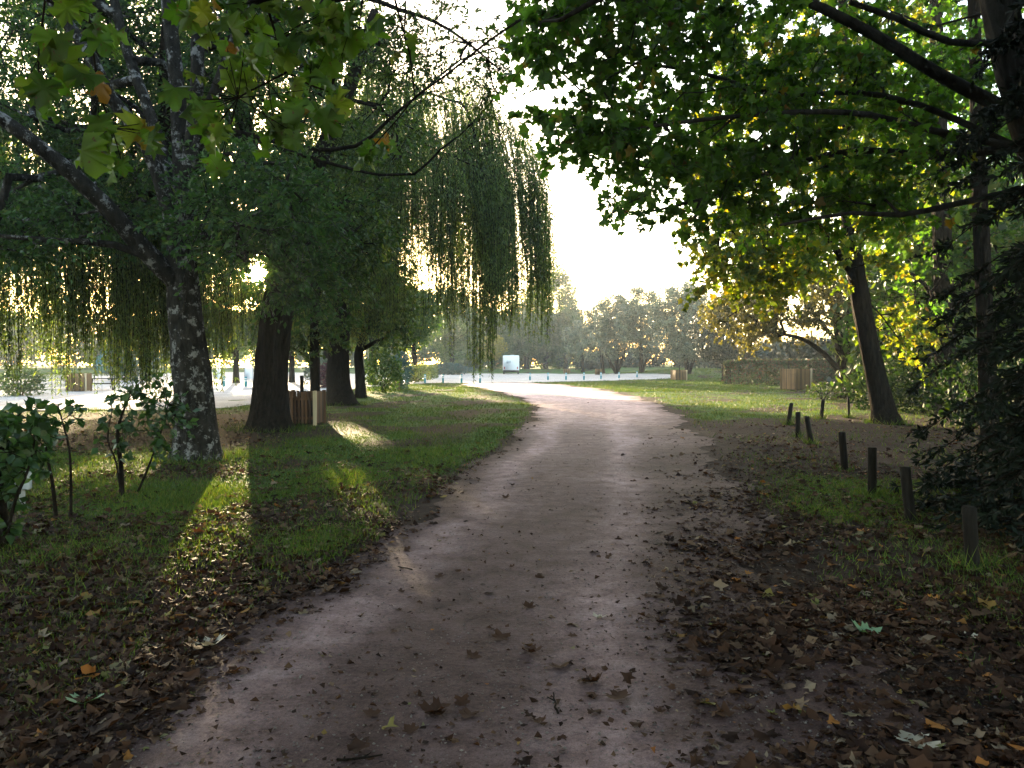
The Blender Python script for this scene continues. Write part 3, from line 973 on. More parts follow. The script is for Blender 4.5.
# ------------------------------------------------------------------ left trees
TREES = 'trees along the left side of the path'
b1 = G(197, 460)
tree('pale_barked_tree', 'pale mottled bark tree with many upright stems behind the leafy sapling', 'tree',
     [b1] + I([(194, 400, 12.8), (187, 335, 12.8), (182, 280, 12.8), (180, 235, 12.8), (183, 190, 12.8)]), [.34, .31, .285, .25, .2, .16],
     [(I([(178, 290, 12.8), (140, 245, 12.4), (105, 205, 12), (70, 172, 11.7), (0, 118, 11.2), (-80, 75, 11)]), [.17, .15, .13, .11, .09, .05]),
      (I([(181, 250, 12.8), (150, 152, 12.5), (110, 97, 12.2), (88, 52, 12), (45, -10, 12), (10, -90, 12)]), [.14, .12, .11, .1, .08, .05]),
      (I([(182, 215, 12.8), (152, 120, 13.1), (130, 60, 13.3), (112, -10, 13.5), (100, -100, 13.5)]), [.12, .1, .09, .08, .04]),
      (I([(183, 205, 12.8), (178, 100, 12.8), (168, 0, 12.9), (160, -110, 13)]), [.14, .13, .11, .06]),
      (I([(183, 200, 12.8), (196, 100, 12.6), (198, 0, 12.5), (203, -110, 12.5)]), [.12, .11, .1, .05]),
      (I([(184, 195, 12.8), (206, 118, 12.6), (236, 38, 12.4), (265, -40, 12.2)]), [.12, .1, .09, .05]),
      (I([(172, 275, 12.8), (115, 245, 12.2), (60, 241, 12), (0, 236, 11.8)]), [.08, .06, .05, .03])],
     blob_px([(60, 85, 190, 175, 15.4, 2.4, 270), (250, 215, 80, 70, 12.3, 1.6, 90), (210, 0, 170, 140, 15.4, 2.4, 130), (25, 212, 100, 48, 13.5, 2.5, 55), (285, 290, 36, 26, 12.5, 1.0, 12), (60, 60, 220, 200, 17, 3, 150)]),
     dict(n_twig=8, twig_len=.75, per_twig=15, size=.115, tmpl=OVAL, flat=.7, droop=.2), M['leaf_box'], M['bark_pale'], TREES, seed=1)

b2 = G(270, 430)
tree('broad_trunked_tree', 'tall tree with the thickest dark trunk beside the slatted wooden enclosure', 'tree',
     [b2] + I([(271, 395, 18.7), (274, 340, 18.7), (280, 292, 18.7), (284, 262, 18.7), (276, 225, 18.7)]), [.43, .39, .375, .355, .29, .23],
     [(I([(280, 240, 18.7), (262, 190, 18.9), (243, 120, 19), (232, 30, 19.2), (225, -80, 19.2)]), [.26, .24, .2, .16, .1]),
      (I([(284, 270, 18.7), (300, 215, 18.6), (323, 150, 18.4), (346, 98, 18.2), (375, 10, 18)]), [.26, .23, .2, .16, .1]),
      (I([(278, 230, 18.7), (225, 222, 18), (180, 205, 17.5), (140, 190, 17)]), [.15, .12, .1, .06])],
     blob_px([(285, 100, 140, 160, 20, 4, 230), (335, 240, 62, 52, 18, 2, 56), (200, 90, 130, 160, 21, 3, 140)]),
     dict(n_twig=8, twig_len=.95, per_twig=14, size=.13, tmpl=OVAL, flat=.7, droop=.2), M['leaf_mid'], M['bark_dark'], TREES, seed=2)

b3 = G(316, 417)
tree('slim_tree', 'slim straight trunk right beside the slatted wooden enclosure on the lawn', 'tree',
     [b3] + I([(315, 370, 23.2), (315, 320, 23.2), (318, 250, 23.2), (328, 160, 23.4), (336, 80, 23.4)]), [.15, .135, .13, .12, .09, .04],
     [], blob_px([(330, 150, 60, 110, 24, 2.5, 50), (299, 345, 16, 18, 22.8, .6, 7), (330, 330, 20, 12, 23, .6, 6)]),
     dict(n_twig=8, twig_len=.7, per_twig=12, size=.15, tmpl=OVALW, flat=.7, droop=.2), M['leaf_mid'], M['bark_dark'], TREES, seed=3, flare=.25)

b4 = G(342, 405)
ext = []
for px, d, py in ((470, 27.5, 384), (474, 27.6, 378), (466, 27.4, 366), (484, 27.2, 387), (483, 27.3, 372), (480, 27.5, 360), (476, 27.5, 368), (425, 27, 350), (448, 28, 356), (528, 29, 320), (536, 29.5, 300), (541, 30, 280)):
    p = W(px, py, d); top = W(px - 6, 140 + rng.uniform(-40, 60), d)
    for _ in range(5 if py > 355 else 3):
        ext.append([top[0] + rng.normal(0, .1), top[1] + rng.normal(0, .15), top[2] + rng.uniform(-1, .5), p[2] + abs(rng.normal(0, .35))])
willow('weeping_willow', 'large weeping willow whose strands hang over the lawn beside the path', [b4] + I([(338, 370, 30), (343, 300, 30), (356, 226, 30), (378, 190, 30), (405, 150, 30)]), [.5, .42, .38, .3, .26, .18],
       (-3.9, 29.5, 7.6), (5.0, 5.0, 5.6), 190, 1240, 2.2, 1.1, M['leaf_willow'], (3.0, 8.5), seed=4, extra=ext, group='weeping willows on the left')
willow('weeping_willow', 'weeping willow at the far left edge trailing yellow-green curtains over the pale road', [on_ground(-16.3, 22.5)] + [np.array([-16.2, 22.5, 1.5]), np.array([-15.6, 22.4, 3.4]), np.array([-15, 22.3, 5.2])], [.45, .38, .34, .24],
       (-13.6, 21.5, 5.3), (5.4, 3.6, 4.0), 170, 1100, .45, 1.15, M['leaf_willow'], (3.0, 7.0), seed=5, group='weeping willows on the left')
willow('weeping_willow', 'golden backlit weeping willow behind the thick dark trunk', [on_ground(-11.15, 35.5)] + [np.array([-11.1, 35.5, 1.6]), np.array([-11.0, 35.5, 3.6]), np.array([-10.9, 35.4, 5.2])], [.36, .3, .26, .16],
       (-11.6, 35, 5.2), (5.6, 3.5, 3.6), 120, 560, 1.6, .7, M['leaf_willow_gold'], (2.0, 5.0), seed=6, group='weeping willows on the left', gap=.07)

b5 = G(361, 398)
tree('crooked_tree', 'low branching tree between the willow trunk and the green shrub', 'tree',
     [b5] + I([(360, 375, 36), (359, 352, 36), (366, 330, 36), (372, 300, 36)]), [.26, .22, .2, .15, .08],
     [(I([(360, 352, 36), (375, 342, 36), (392, 336, 36)]), [.12, .09, .05])],
     blob_px([(372, 300, 45, 45, 36, 3, 60), (395, 330, 30, 18, 36, 2, 14)]),
     dict(n_twig=7, twig_len=.9, per_twig=12, size=.2, tmpl=OVALW, flat=.7, droop=.2), M['leaf_mid'], M['bark_dark'], TREES, seed=7, flare=.3)

# ------------------------------------------------------------------ right trees
RT_G = 'trees along the right side of the path'
R0 = np.array([7.75, 10.0, 0.0])
tree('plane_tree', 'plane tree at the right edge whose long limbs reach out over the path', 'tree',
     [R0, (7.6, 10, 1.5), (7.25, 10, 3.0), (6.7, 10, 4.6), (6.25, 10, 6.2), (5.9, 10.1, 8.2), (5.6, 10.2, 10)], [.3, .27, .25, .23, .2, .16, .1],
     [(I([(1010, 120, 10), (945, 78, 9.6), (880, 38, 9.2), (800, -2, 8.8), (700, -40, 8.4)]), [.10, .085, .07, .055, .03]),
      (I([(1020, 190, 10), (960, 203, 9.6), (900, 215, 9.2), (850, 213, 9), (780, 225, 8.8)]), [.05, .042, .034, .026, .015]),
      (I([(1000, 50, 10), (950, 42, 9.5), (900, 20, 9), (850, 2, 8.8)]), [.05, .044, .036, .03]),
      (I([(1015, 160, 10), (930, 130, 9.7), (870, 115, 9.4), (800, 112, 9), (700, 120, 8.5), (600, 135, 8.2)]), [.055, .044, .036, .03, .022, .012]),
      (I([(1015, 150, 10), (920, 105, 10), (850, 92, 10), (780, 95, 10), (690, 70, 9.6), (590, 60, 9.2)]), [.05, .04, .034, .03, .022, .012]),
      (I([(1018, 170, 10), (930, 155, 10.3), (860, 150, 10.5), (790, 165, 10.5), (700, 200, 10.2), (630, 215, 10)]), [.06, .05, .04, .03, .022, .012]),
      (I([(985, -20, 10), (880, -60, 9), (760, -60, 8), (640, -20, 7.5), (560, 20, 7.3)]), [.1, .08, .06, .04, .02])],
     blob_px([(625, 25, 105, 75, 8.8, 1.5, 42), (590, 105, 50, 55, 8.6, 1.2, 15), (645, 135, 70, 40, 9, 1.2, 17), (640, 205, 32, 12, 9.6, .7, 4), (545, 30, 38, 45, 8.5, 1, 8), (735, 125, 105, 70, 10, 1.6, 48), (770, 20, 110, 60, 9.5, 1.5, 22), (860, 150, 120, 85, 10.5, 1.6, 56), (720, 200, 60, 30, 10.4, 1.2, 14), (900, 50, 110, 70, 11, 1.5, 40)] ).tolist() + blob_w([((5.5, 7.5, 9.6), (5.5, 4.5, 2.2), 300), ((9, 3, 7.5), (3.5, 5, 3), 220)]).tolist(),  # last clumps: unseen overhead crown, added to shade the foreground
     dict(n_twig=6, twig_len=.5, per_twig=7, size=.115, tmpl=LOBED, flat=.65, droop=.2, twig_r=.004), M['leaf_plane'], M['bark_grey'], RT_G, seed=11, tip=.006, jit=.035, step=.3, sink=.2)

c1 = G(888, 424)
tree('leaning_maple', 'leaning maple with yellow-green backlit leaves behind the wooden posts', 'tree',
     [c1] + I([(880, 395, 20.9), (868, 340, 20.9), (858, 285, 20.9), (850, 230, 20.8), (846, 150, 20.8), (844, 60, 20.8), (842, -30, 20.8)]), [.30, .25, .23, .21, .18, .16, .13, .1],
     [(I([(858, 285, 20.9), (820, 230, 20), (770, 215, 19.5), (720, 230, 19)]), [.1, .08, .06, .03]), (I([(848, 190, 20.9), (800, 130, 20), (760, 90, 19.5)]), [.1, .08, .04])],
     blob_px([(790, 150, 120, 120, 20.5, 3, 120), (760, 255, 90, 45, 20, 2.2, 55), (870, 180, 60, 100, 21, 2.5, 40), (800, 20, 110, 60, 21, 3, 40), (905, 330, 40, 40, 22, 1.4, 10)]),
     dict(n_twig=7, twig_len=.75, per_twig=9, size=.16, tmpl=LOBED, flat=.6, droop=.2), M['leaf_maple'], M['bark_dark'], RT_G, seed=12)
c2 = G(948, 416)
tree('straight_maple', 'straight dark trunk of a tall maple near the conifer branches', 'tree',
     [c2] + I([(946, 370, 24), (944, 300, 24), (941, 200, 24), (938, 100, 24), (935, -20, 24)]), [.30, .28, .26, .24, .2, .15],
     [(I([(944, 320, 24), (925, 285, 23.6), (905, 270, 23.3)]), [.09, .07, .04])],
     blob_px([(940, 120, 90, 140, 25, 3.5, 110), (990, 250, 50, 60, 25, 2.5, 30), (930, 290, 40, 40, 24, 1.5, 14)]),
     dict(n_twig=7, twig_len=.8, per_twig=9, size=.17, tmpl=LOBED, flat=.6, droop=.2), M['leaf_plane'], M['bark_dark'], RT_G, seed=13)
c3 = G(914, 407)
tree('slender_tree', 'slender tree trunk between the leaning trunk and the straight dark trunk', 'tree',
     [c3] + I([(914, 370, 28.6), (913, 300, 28.6), (915, 200, 28.6), (917, 80, 28.6)]), [.28, .24, .22, .18, .1],
     [], blob_px([(910, 150, 80, 130, 29, 3, 80), (890, 320, 30, 30, 29, 2, 10)]),
     dict(n_twig=7, twig_len=.85, per_twig=9, size=.18, tmpl=LOBED, flat=.6, droop=.2), M['leaf_plane'], M['bark_dark'], RT_G, seed=14)

c4 = G(846, 398)
tree('multi_stemmed_oak', 'multi-stemmed evergreen oak with spreading dark branches before the hedge', 'tree',
     [c4] + I([(846, 380, 36.5), (843, 352, 36.5), (838, 325, 36.5), (832, 300, 36.5)]), [.42, .36, .3, .22, .12],
     [(I([(846, 392, 36.5), (858, 365, 36.4), (866, 330, 36.2), (868, 290, 36)]), [.2, .18, .14, .08]),
      (I([(845, 380, 36.5), (825, 355, 36), (800, 338, 35.5), (765, 332, 35)]), [.16, .12, .09, .04]),
      (I([(844, 370, 36.5), (848, 330, 36.5), (850, 290, 36.5)]), [.16, .13, .07]),
      (I([(840, 350, 36.5), (815, 315, 36.5), (795, 290, 36.5)]), [.12, .09, .05])],
     blob_px([(790, 300, 70, 45, 36, 3.5, 90), (745, 318, 42, 26, 35.5, 2.5, 34), (850, 290, 60, 45, 36.5, 3, 60)]),
     dict(n_twig=7, twig_len=.8, per_twig=12, size=.19, tmpl=OVALW, flat=.7, droop=.25), M['leaf_oak'], M['bark_dark'], RT_G, seed=15, tip=.016)

# ------------------------------------------------------------------ dark conifer at the right edge
def conifer():
    base = on_ground(8.1, 7.4)
    t = thing('conifer', 'dark conifer with drooping sprays at the right edge of the picture', 'conifer', base)
    mb = MB()
    trunk_tube(mb, [base - np.array([0, 0, .15]), base + np.array([-.1, 0, 3.]), base + np.array([-.05, .05, 9.])], [.26, .2, .1], 14, .4, 21)
    TA, TB, RA, RB = [], [], [], []
    LP, LD, LN = [], [], []
    for k in range(330):
        z0 = rng.uniform(.3, 8.5) if k > 34 else rng.uniform(.3, 1.6)
        a = math.pi + .1 + rng.normal(0, .8)
        if k % 5 == 0: a = rng.uniform(0, 6.28)
        L = (4.1 if z0 < 1.6 else 3.9 - .3 * max(0, z0 - 4)) * rng.uniform(.55, 1.0)
        d = np.array([math.cos(a), math.sin(a) * .9, 0])
        n_ = 12; s_ = np.linspace(0, 1, n_ + 1)
        P = base + np.array([-.08, 0, z0]) + np.outer(s_ * L, d) + np.outer(.25 * np.sin(s_ * 2.2) * L * .5 - .42 * s_ ** 2.2 * L * .8, [0, 0, 1])
        P[:, 2] = np.maximum(P[:, 2], .12)
        TA.append(P[:-1]); TB.append(P[1:]); RA.append(.03 * (1 - s_[:-1] * .85)); RB.append(.03 * (1 - s_[1:] * .85))
        ns = int(L * 15)
        for q_ in range(ns):
            u_ = rng.uniform(.18, 1.0); ii = min(int(u_ * n_), n_ - 1)
            p = P[ii] + (P[ii + 1] - P[ii]) * (u_ * n_ - ii)
            sd = np.array([-d[1], d[0], 0]) * random.choice((-1, 1))
            dd = sd * .8 + d * .7 + rng.normal(0, .2, 3) + np.array([0, 0, -.45]); dd /= np.linalg.norm(dd)
            tl = rng.uniform(.25, .55) * (1.15 - u_ * .5)
            e = p + dd * tl
            TA.append(p[None]); TB.append(e[None]); RA.append(np.array([.006])); RB.append(np.array([.003]))
            m = int(tl * 60)
            w = rng.uniform(0.05, 1.05, m)[:, None]
            LP.append(p + (e - p) * w)
            nd = unit(m) * .75 + dd * .7; nd[:, 2] -= .15
            LD.append(nd)
    TA = np.concatenate(TA); TB = np.concatenate(TB)
    V, F = seg_tubes(TA, TB, np.concatenate(RA), np.concatenate(RB), 4)
    mb.add(V, [F])
    LP = np.concatenate(LP); LD = np.concatenate(LD)
    lv, lf = leaf_mesh(LP, LD, unit(len(LP)), rng.uniform(.07, .12, len(LP)), T_NARROW(.17))
    build('trunk', np.concatenate(mb.v) - base, [np.concatenate(x) for x in mb.f.values()], M['bark_dark'], t, smooth_sh=True)
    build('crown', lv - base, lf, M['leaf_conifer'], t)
conifer()

# ------------------------------------------------------------------ overhanging plane tree behind the viewer
def near_plane():
    base = on_ground(-3.9, -0.6)
    t = thing('plane_tree', 'overhanging plane tree whose big green and yellow lobed leaves dangle in the top left', 'tree', base)
    mb = MB()
    D, rr = trunk_tube(mb, [base - np.array([0, 0, .2]), base + np.array([0, 0, 2.2]), base + np.array([.15, .1, 4.2]), base + np.array([.2, .2, 6.5])], [.34, .28, .24, .15], 16, .5, 31)
    sk = Skel()
    for k, p in enumerate(D):
        sk.p.append(p); sk.par.append(k - 1); sk.fix.append(rr[k])
    def limb(pts, rad):
        b = sk.near(np.array(pts[0])); P = dense(np.vstack([sk.p[b], pts[1:]]), .12)
        r2 = np.interp(np.linspace(0, 1, len(P)), np.linspace(0, 1, len(rad)), rad)
        V, F = tube_mesh(P, r2, 7, .06, len(sk.p)); mb.add(V, F)
        q0 = len(sk.p)
        for k, p in enumerate(P):
            sk.p.append(p); sk.par.append(b if k == 0 else len(sk.p) - 2); sk.fix.append(r2[k])
        return P
    top = base + np.array([.15, .15, 4.6])
    hub1 = np.array([-1.9, 1.6, 4.3]); hub2 = np.array([-1.5, 2.6, 4.2]); hub3 = np.array([-0.9, 3.2, 4.1])
    limb([top, hub1, hub2, hub3, np.array([-.2, 4.2, 4.2])], [.1, .07, .05, .035, .012])
    tw = []
    tw.append(limb([hub2, W(255, -60, 3.2), W(265, 0, 3.3), W(277, 38, 3.3), (W(287, 72, 3.35))], [.03, .014, .008, .006, .005]))
    j = tw[-1][-1]
    tw.append(limb([j, W(268, 82, 3.3), W(248, 92, 3.25), W(238, 98, 3.2)], [.005, .004, .004, .003]))
    tw.append(limb([j, W(310, 85, 3.4), W(330, 92, 3.45), W(338, 98, 3.5)], [.005, .004, .003, .003]))
    tw.append(limb([hub1, W(80, -80, 2.9), W(85, -10, 2.9), W(92, 40, 2.9), W(98, 90, 2.9), W(112, 128, 2.9)], [.03, .012, .008, .006, .005, .003]))
    tw.append(limb([hub1, W(40, -60, 2.7), W(45, 0, 2.7), W(38, 60, 2.7)], [.03, .01, .007, .003]))
    tw.append(limb([hub3, W(385, -60, 3.9), W(395, 0, 4), W(410, 55, 4), W(415, 97, 4), W(395, 122, 4), W(370, 150, 4)], [.03, .012, .008, .007, .006, .004, .003]))
    tw.append(limb([W(415, 97, 4), W(450, 72, 4.2), W(490, 40, 4.4), W(520, 20, 4.6)], [.005, .006, .007, .008]))
    leaves_at = []
    spots = [(62, 28, 2.7, 3, 30), (50, 88, 2.7, 3, 20), (75, 75, 2.8, 3, 18), (105, 130, 2.9, 4, 22), (140, 128, 2.95, 2, 10), (95, 140, 2.9, 2, 8), (118, 160, 2.9, 1, 5), (98, 30, 2.8, 1, 8),
             (215, 105, 3.2, 5, 20), (235, 130, 3.2, 4, 20), (225, 25, 3.2, 4, 20), (255, 15, 3.3, 5, 22), (300, 20, 3.3, 6, 26), (330, 30, 3.35, 5, 20), (315, 60, 3.35, 4, 20), (290, 45, 3.3, 4, 16), (275, 110, 3.3, 4, 20), (310, 105, 3.4, 4, 16), (330, 100, 3.45, 3, 12), (280, 135, 3.3, 2, 12), (345, 12, 3.4, 2, 10), (250, 60, 3.3, 3, 14),
             (370, 150, 4, 3, 10), (383, 140, 4, 2, 8), (412, 45, 4, 2, 10), (372, 20, 3.9, 2, 8), (295, 0, 3.3, 5, 25), (240, -10, 3.3, 4, 25), (60, -20, 2.8, 4, 30), (190, 5, 3.3, 2, 14)]
    A = np.array(sk.p)
    P, Dl, pet_a, pet_b = [], [], [], []
    for px, py, d, n_, sp in spots:
        for _ in range(int(n_ * 1.5 + .5)):
            c = W(px + rng.normal(0, sp * .7), py + rng.normal(0, sp * .6), d + rng.normal(0, .12))
            nb = A[np.argmin(((A[len(D):] - c) ** 2).sum(1)) + len(D)]
            v = c - nb
            dl = v / (np.linalg.norm(v) + 1e-6) * .5 + unit(1)[0] * .6 + np.array([0, 0, -.75])
            P.append(c); Dl.append(dl); pet_a.append(nb); pet_b.append(c)
    P = np.array(P); Dl = np.array(Dl)
    N = unit(len(P)) * .9 + np.array([0.15, -.55, .45])
    lv, lf = leaf_mesh(P, Dl, N, rng.uniform(.07, .13, len(P)), LOBEF, 1.0)
    V, F = seg_tubes(np.array(pet_a), np.array(pet_b), np.full(len(P), .0022), np.full(len(P), .0015), 4)
    mb.add(V, [F])
    # unseen wide crown over and behind the viewer, added to shade the foreground
    tg = blob_w([((-2.5, -2.5, 8.0), (6.0, 5.5, 2.6), 280), ((-6.5, 2.5, 7.6), (2.6, 3.5, 2.0), 80), ((2.5, -5, 7.0), (5.0, 5, 2.8), 200), ((-1, -9, 5.5), (8, 3, 3.5), 200), ((0.5, 4.0, 9.0), (4.5, 4.5, 1.9), 230)])
    tg = tg[tg[:, 2] > 2.9 + .54 * np.maximum(tg[:, 1], 0) + .8]
    q0 = len(sk.p)
    tips = sk.grow(tg, .4, .05, .4, skip=int(len(D) * .5))
    sk.mesh(mb, .008, .48, skip=q0)
    A2 = np.array(sk.p); dr = A2[tips] - A2[np.array(sk.par)[tips]]
    dr /= np.linalg.norm(dr, axis=1, keepdims=True) + 1e-9
    (tv, tf), (lv2, lf2) = foliage(A2[tips], dr, 7, .75, 8, .22, LOBED, .65, .2, .005)
    mb.v.append(tv); mb.f[4].append(tf + mb.n); mb.n += len(tv)
    lf = np.concatenate([lf, lf2 + len(lv)]); lv = np.concatenate([lv, lv2])
    build('trunk', np.concatenate(mb.v) - base, [np.concatenate(x) for x in mb.f.values()], M['bark_dark'], t, smooth_sh=True)
    build('crown', lv - base, lf, M['leaf_spray'], t)
near_plane()

# small leafed branches crossing the bright sky at the top middle belong to a tall ash behind the willow
tree('ash_tree', 'thin leafed tree whose fine twigs cross the bright sky at the top centre', 'tree',
     [on_ground(-6.6, 16), (-6.65, 16, 2.2), (-6.8, 15.4, 5), (-6.5, 14.6, 7), (-6.2, 14.2, 8.5)], [.2, .17, .14, .1],
     [([(-6.6, 14.3, 7.2), W(330, 0, 13), W(400, 10, 12.5), W(450, 30, 12), W(500, 70, 11.8)], [.08, .06, .05, .03, .012]),
      ([(-6.9, 14.4, 6.2), W(330, 150, 13.5), W(400, 110, 13), W(460, 60, 12.5), W(510, 45, 12.4)], [.07, .05, .04, .025, .01]),
      ([(-6.9, 14.4, 6.2), W(380, 175, 13.2), W(440, 150, 13), W(480, 115, 12.8), W(512, 75, 12.8)], [.06, .04, .03, .02, .008])],
     blob_px([(440, 50, 60, 50, 12.5, 1, 30), (490, 45, 40, 35, 12, .8, 16), (380, 40, 50, 50, 13, 1, 26), (490, 100, 25, 30, 12.6, .6, 8)]),
     dict(n_twig=6, twig_len=.55, per_twig=7, size=.085, tmpl=OVAL, flat=.6, droop=.3), M['leaf_mid'], M['bark_dark'], TREES, seed=33, tip=.006, jit=.04, flare=.3)

# ------------------------------------------------------------------ far trees
FAR = 'round evergreen oaks beyond the bollards'
def far_tree(name, label, bpx, items, leafmat, group=None, trunk_h=2.2, r=.3, size=.34, tw=7, per=9, stems=1, seed=0, twl=1.1, cat='tree', barkm='bark_dark'):
    b = G(*bpx)
    d = b[1]
    it = [(cx, cy, rx_, ry_, d, dd, int(n_ * 1.2)) for cx, cy, rx_, ry_, dd, n_ in items]
    tg = blob_px(it)
    cx, cy = items[0][0], items[0][1]
    top = W(cx, cy - items[0][3] * .2, d)
    mid = b + np.array([(top[0] - b[0]) * .25, 0, trunk_h])
    limbs = []
    for s_ in range(stems - 1):
        limbs.append(([b + np.array([0, 0, .1]), b + np.array([(.5 + .3 * s_) * (-1) ** s_, .2, trunk_h * .7]), b + np.array([(1.1 + .5 * s_) * (-1) ** s_, .3, trunk_h * 1.5])], [r * .75, r * .6, r * .3]))
    return tree(name, label, cat, [b, mid, top], [r, r * .8, r * .3], limbs, tg,
                dict(lump=twl * .95, per=int(tw * per * 1.7), size=size * .8), leafmat, M[barkm], group, flare=.35, tip=.03, jit=.12, step=.9, seed=seed)
far_tree('evergreen_oak', 'smallest round grey-green evergreen oak at the left end of its row', (583, 373.3), [(579, 341, 15, 22, 2, 70)], M['leaf_holm'], FAR, seed=41, size=.36, twl=.85)
far_tree('evergreen_oak', 'dark leaning evergreen oak second from the left in the grey-green row', (603, 374), [(598, 333, 16, 28, 2, 90)], M['leaf_holm'], FAR, seed=42, size=.34, twl=.85)
far_tree('evergreen_oak', 'two-stemmed evergreen oak with a V of trunks behind the bollards', (617, 375.5), [(614, 326, 21, 35, 2.5, 125)], M['leaf_holm'], FAR, stems=3, seed=43, size=.32, twl=.9)
far_tree('evergreen_oak', 'tall grey-green evergreen oak with a sunlit top at the end of the bollard line', (641, 376.5), [(641, 323, 24, 36, 3, 165)], M['leaf_holm'], FAR, stems=2, seed=44, size=.3, twl=.9)
far_tree('evergreen_oak', 'broad evergreen oak with a sunlit cream side above the slatted wooden enclosure', (688, 378), [(681, 321, 31, 40, 3.5, 220), (690, 350, 24, 12, 3, 40)], M['leaf_holm'], FAR, stems=2, seed=45, size=.28, twl=.9)
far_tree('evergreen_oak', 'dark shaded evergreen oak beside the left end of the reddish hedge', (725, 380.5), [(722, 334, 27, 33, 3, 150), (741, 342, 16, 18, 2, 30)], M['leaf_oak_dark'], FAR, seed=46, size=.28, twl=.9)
FARB = 'tall trees behind the white motorhome'
far_tree('tall_tree', 'tall hazy green tree rising behind and right of the white motorhome', (545, 371.2), [(552, 306, 25, 46, 6, 140), (545, 345, 34, 16, 5, 40)], M['leaf_far'], FARB, trunk_h=4, r=.6, size=.55, twl=1.8, seed=47)
far_tree('tall_tree', 'tall hazy tree behind the pale road just right of the hanging willow tips', (527, 371.5), [(521, 325, 24, 34, 6, 90), (515, 348, 24, 10, 4, 20)], M['leaf_far'], FARB, trunk_h=4, r=.6, size=.55, twl=1.8, seed=48)
far_tree('tall_tree', 'pale far tree at the left end of the grey-green oak row', (566, 371.5), [(567, 330, 12, 30, 4, 50)], M['leaf_far'], FARB, trunk_h=4, r=.5, size=.5, twl=1.6, seed=49)
far_tree('golden_tree', 'small golden yellow tree glowing left of the white motorhome', (492, 372.5), [(492, 348, 13, 13, 3, 40)], M['leaf_yellow'], None, trunk_h=2.2, r=.25, size=.4, twl=1.0, seed=50)
far_tree('tall_tree', 'far green tree half hidden behind the willow curtain above the low blue-green bush', (452, 374.5), [(450, 322, 34, 36, 4, 110)], M['leaf_far'], FARB, trunk_h=3, r=.35, size=.42, twl=1.5, seed=51)
far_tree('lime_tree', 'green tree behind the willow trunk and the left bollards', (415, 382), [(412, 315, 30, 36, 3, 120)], M['leaf_mid'], 'trees added behind the willows to block low sun', trunk_h=3, r=.25, size=.3, twl=1.1, seed=52)  # these limes are added to keep low sun streaks off the path
far_tree('lime_tree', 'green tree behind the crooked tree at the roadside', (372, 385), [(372, 308, 32, 42, 3, 120)], M['leaf_mid'], 'trees added behind the willows to block low sun', trunk_h=2.6, r=.25, size=.28, twl=1.0, seed=53)
far_tree('lime_tree', 'hazy green tree across the pale road, between the pale barked and thick dark trunks', (236, 383), [(238, 322, 32, 36, 3, 110)], M['leaf_far'], 'trees added behind the willows to block low sun', trunk_h=2.8, r=.25, size=.3, twl=1.1, seed=55)
far_tree('lime_tree', 'hazy green tree just right of the thick dark trunk, across the pale road', (292, 383), [(290, 318, 30, 40, 3, 120), (277, 302, 10, 13, 2, 26), (268, 318, 10, 14, 2, 20)], M['leaf_far'], 'trees added behind the willows to block low sun', trunk_h=2.8, r=.25, size=.3, twl=1.1, seed=56)  # extra clumps close the gap that let a sun streak through
far_tree('lime_tree', 'green tree behind the slim trunk beside the pale road', (326, 385), [(324, 314, 30, 40, 3, 120)], M['leaf_mid'], 'trees added behind the willows to block low sun', trunk_h=2.6, r=.25, size=.28, twl=1.0, seed=54)

# woods behind, one mass each
def woods(name, pts, n_cl, h, hz, seed, leafmat, size=.6, per=60, rad=1.9):
    r = np.random.default_rng(seed)
    P = dense(np.array([(x, y, 0) for x, y in pts]), 1.0)
    c = P[r.integers(0, len(P), n_cl)] + r.normal(0, 1, (n_cl, 3)) * np.array([1.2, 3.0, 0])
    hh = h * (0.72 + 0.4 * vnoise(c[:, 0], c[:, 1] * 0, .45, seed))
    c[:, 2] = hgt(c[:, 0], c[:, 1]) + hh * r.uniform(.04, 1, n_cl) ** .8
    lv, lf = lumps(c, rad, int(per * 1.3), size, r=r)
    o = build(name, lv, lf, leafmat)
    tag(o, kind='stuff')
    return o
tag(woods('woodland', [(-85, 40), (-90, 90), (-100, 150), (-70, 172), (-40, 176), (-8, 172)], 1500, 12, 0, 61, M['leaf_far'], .8, 70, 2.6), 'hazy distant wood beyond the pale road on the left', 'woodland')
tag(woods('woodland', [(-14, 170), (14, 174)], 420, 12, 0, 62, M['leaf_far'], .9, 70, 2.6), 'pale distant wood behind the white motorhome', 'woodland')
tag(woods('woodland', [(24, 62), (31, 74), (29, 92), (40, 116), (14, 150)], 700, 2.9, 0, 63, M['leaf_oak_dark'], .5, 60, 1.3), 'dark wood behind the grassy bank and the reddish hedge', 'woodland')
tag(woods('woodland', [(15, 29), (22, 33), (30, 40), (34, 52), (28, 60)], 520, 9.5, 0, 64, M['leaf_mid'], .36, 110, 1.5), 'dense shaded undergrowth and wood behind the trunks on the right', 'woodland')

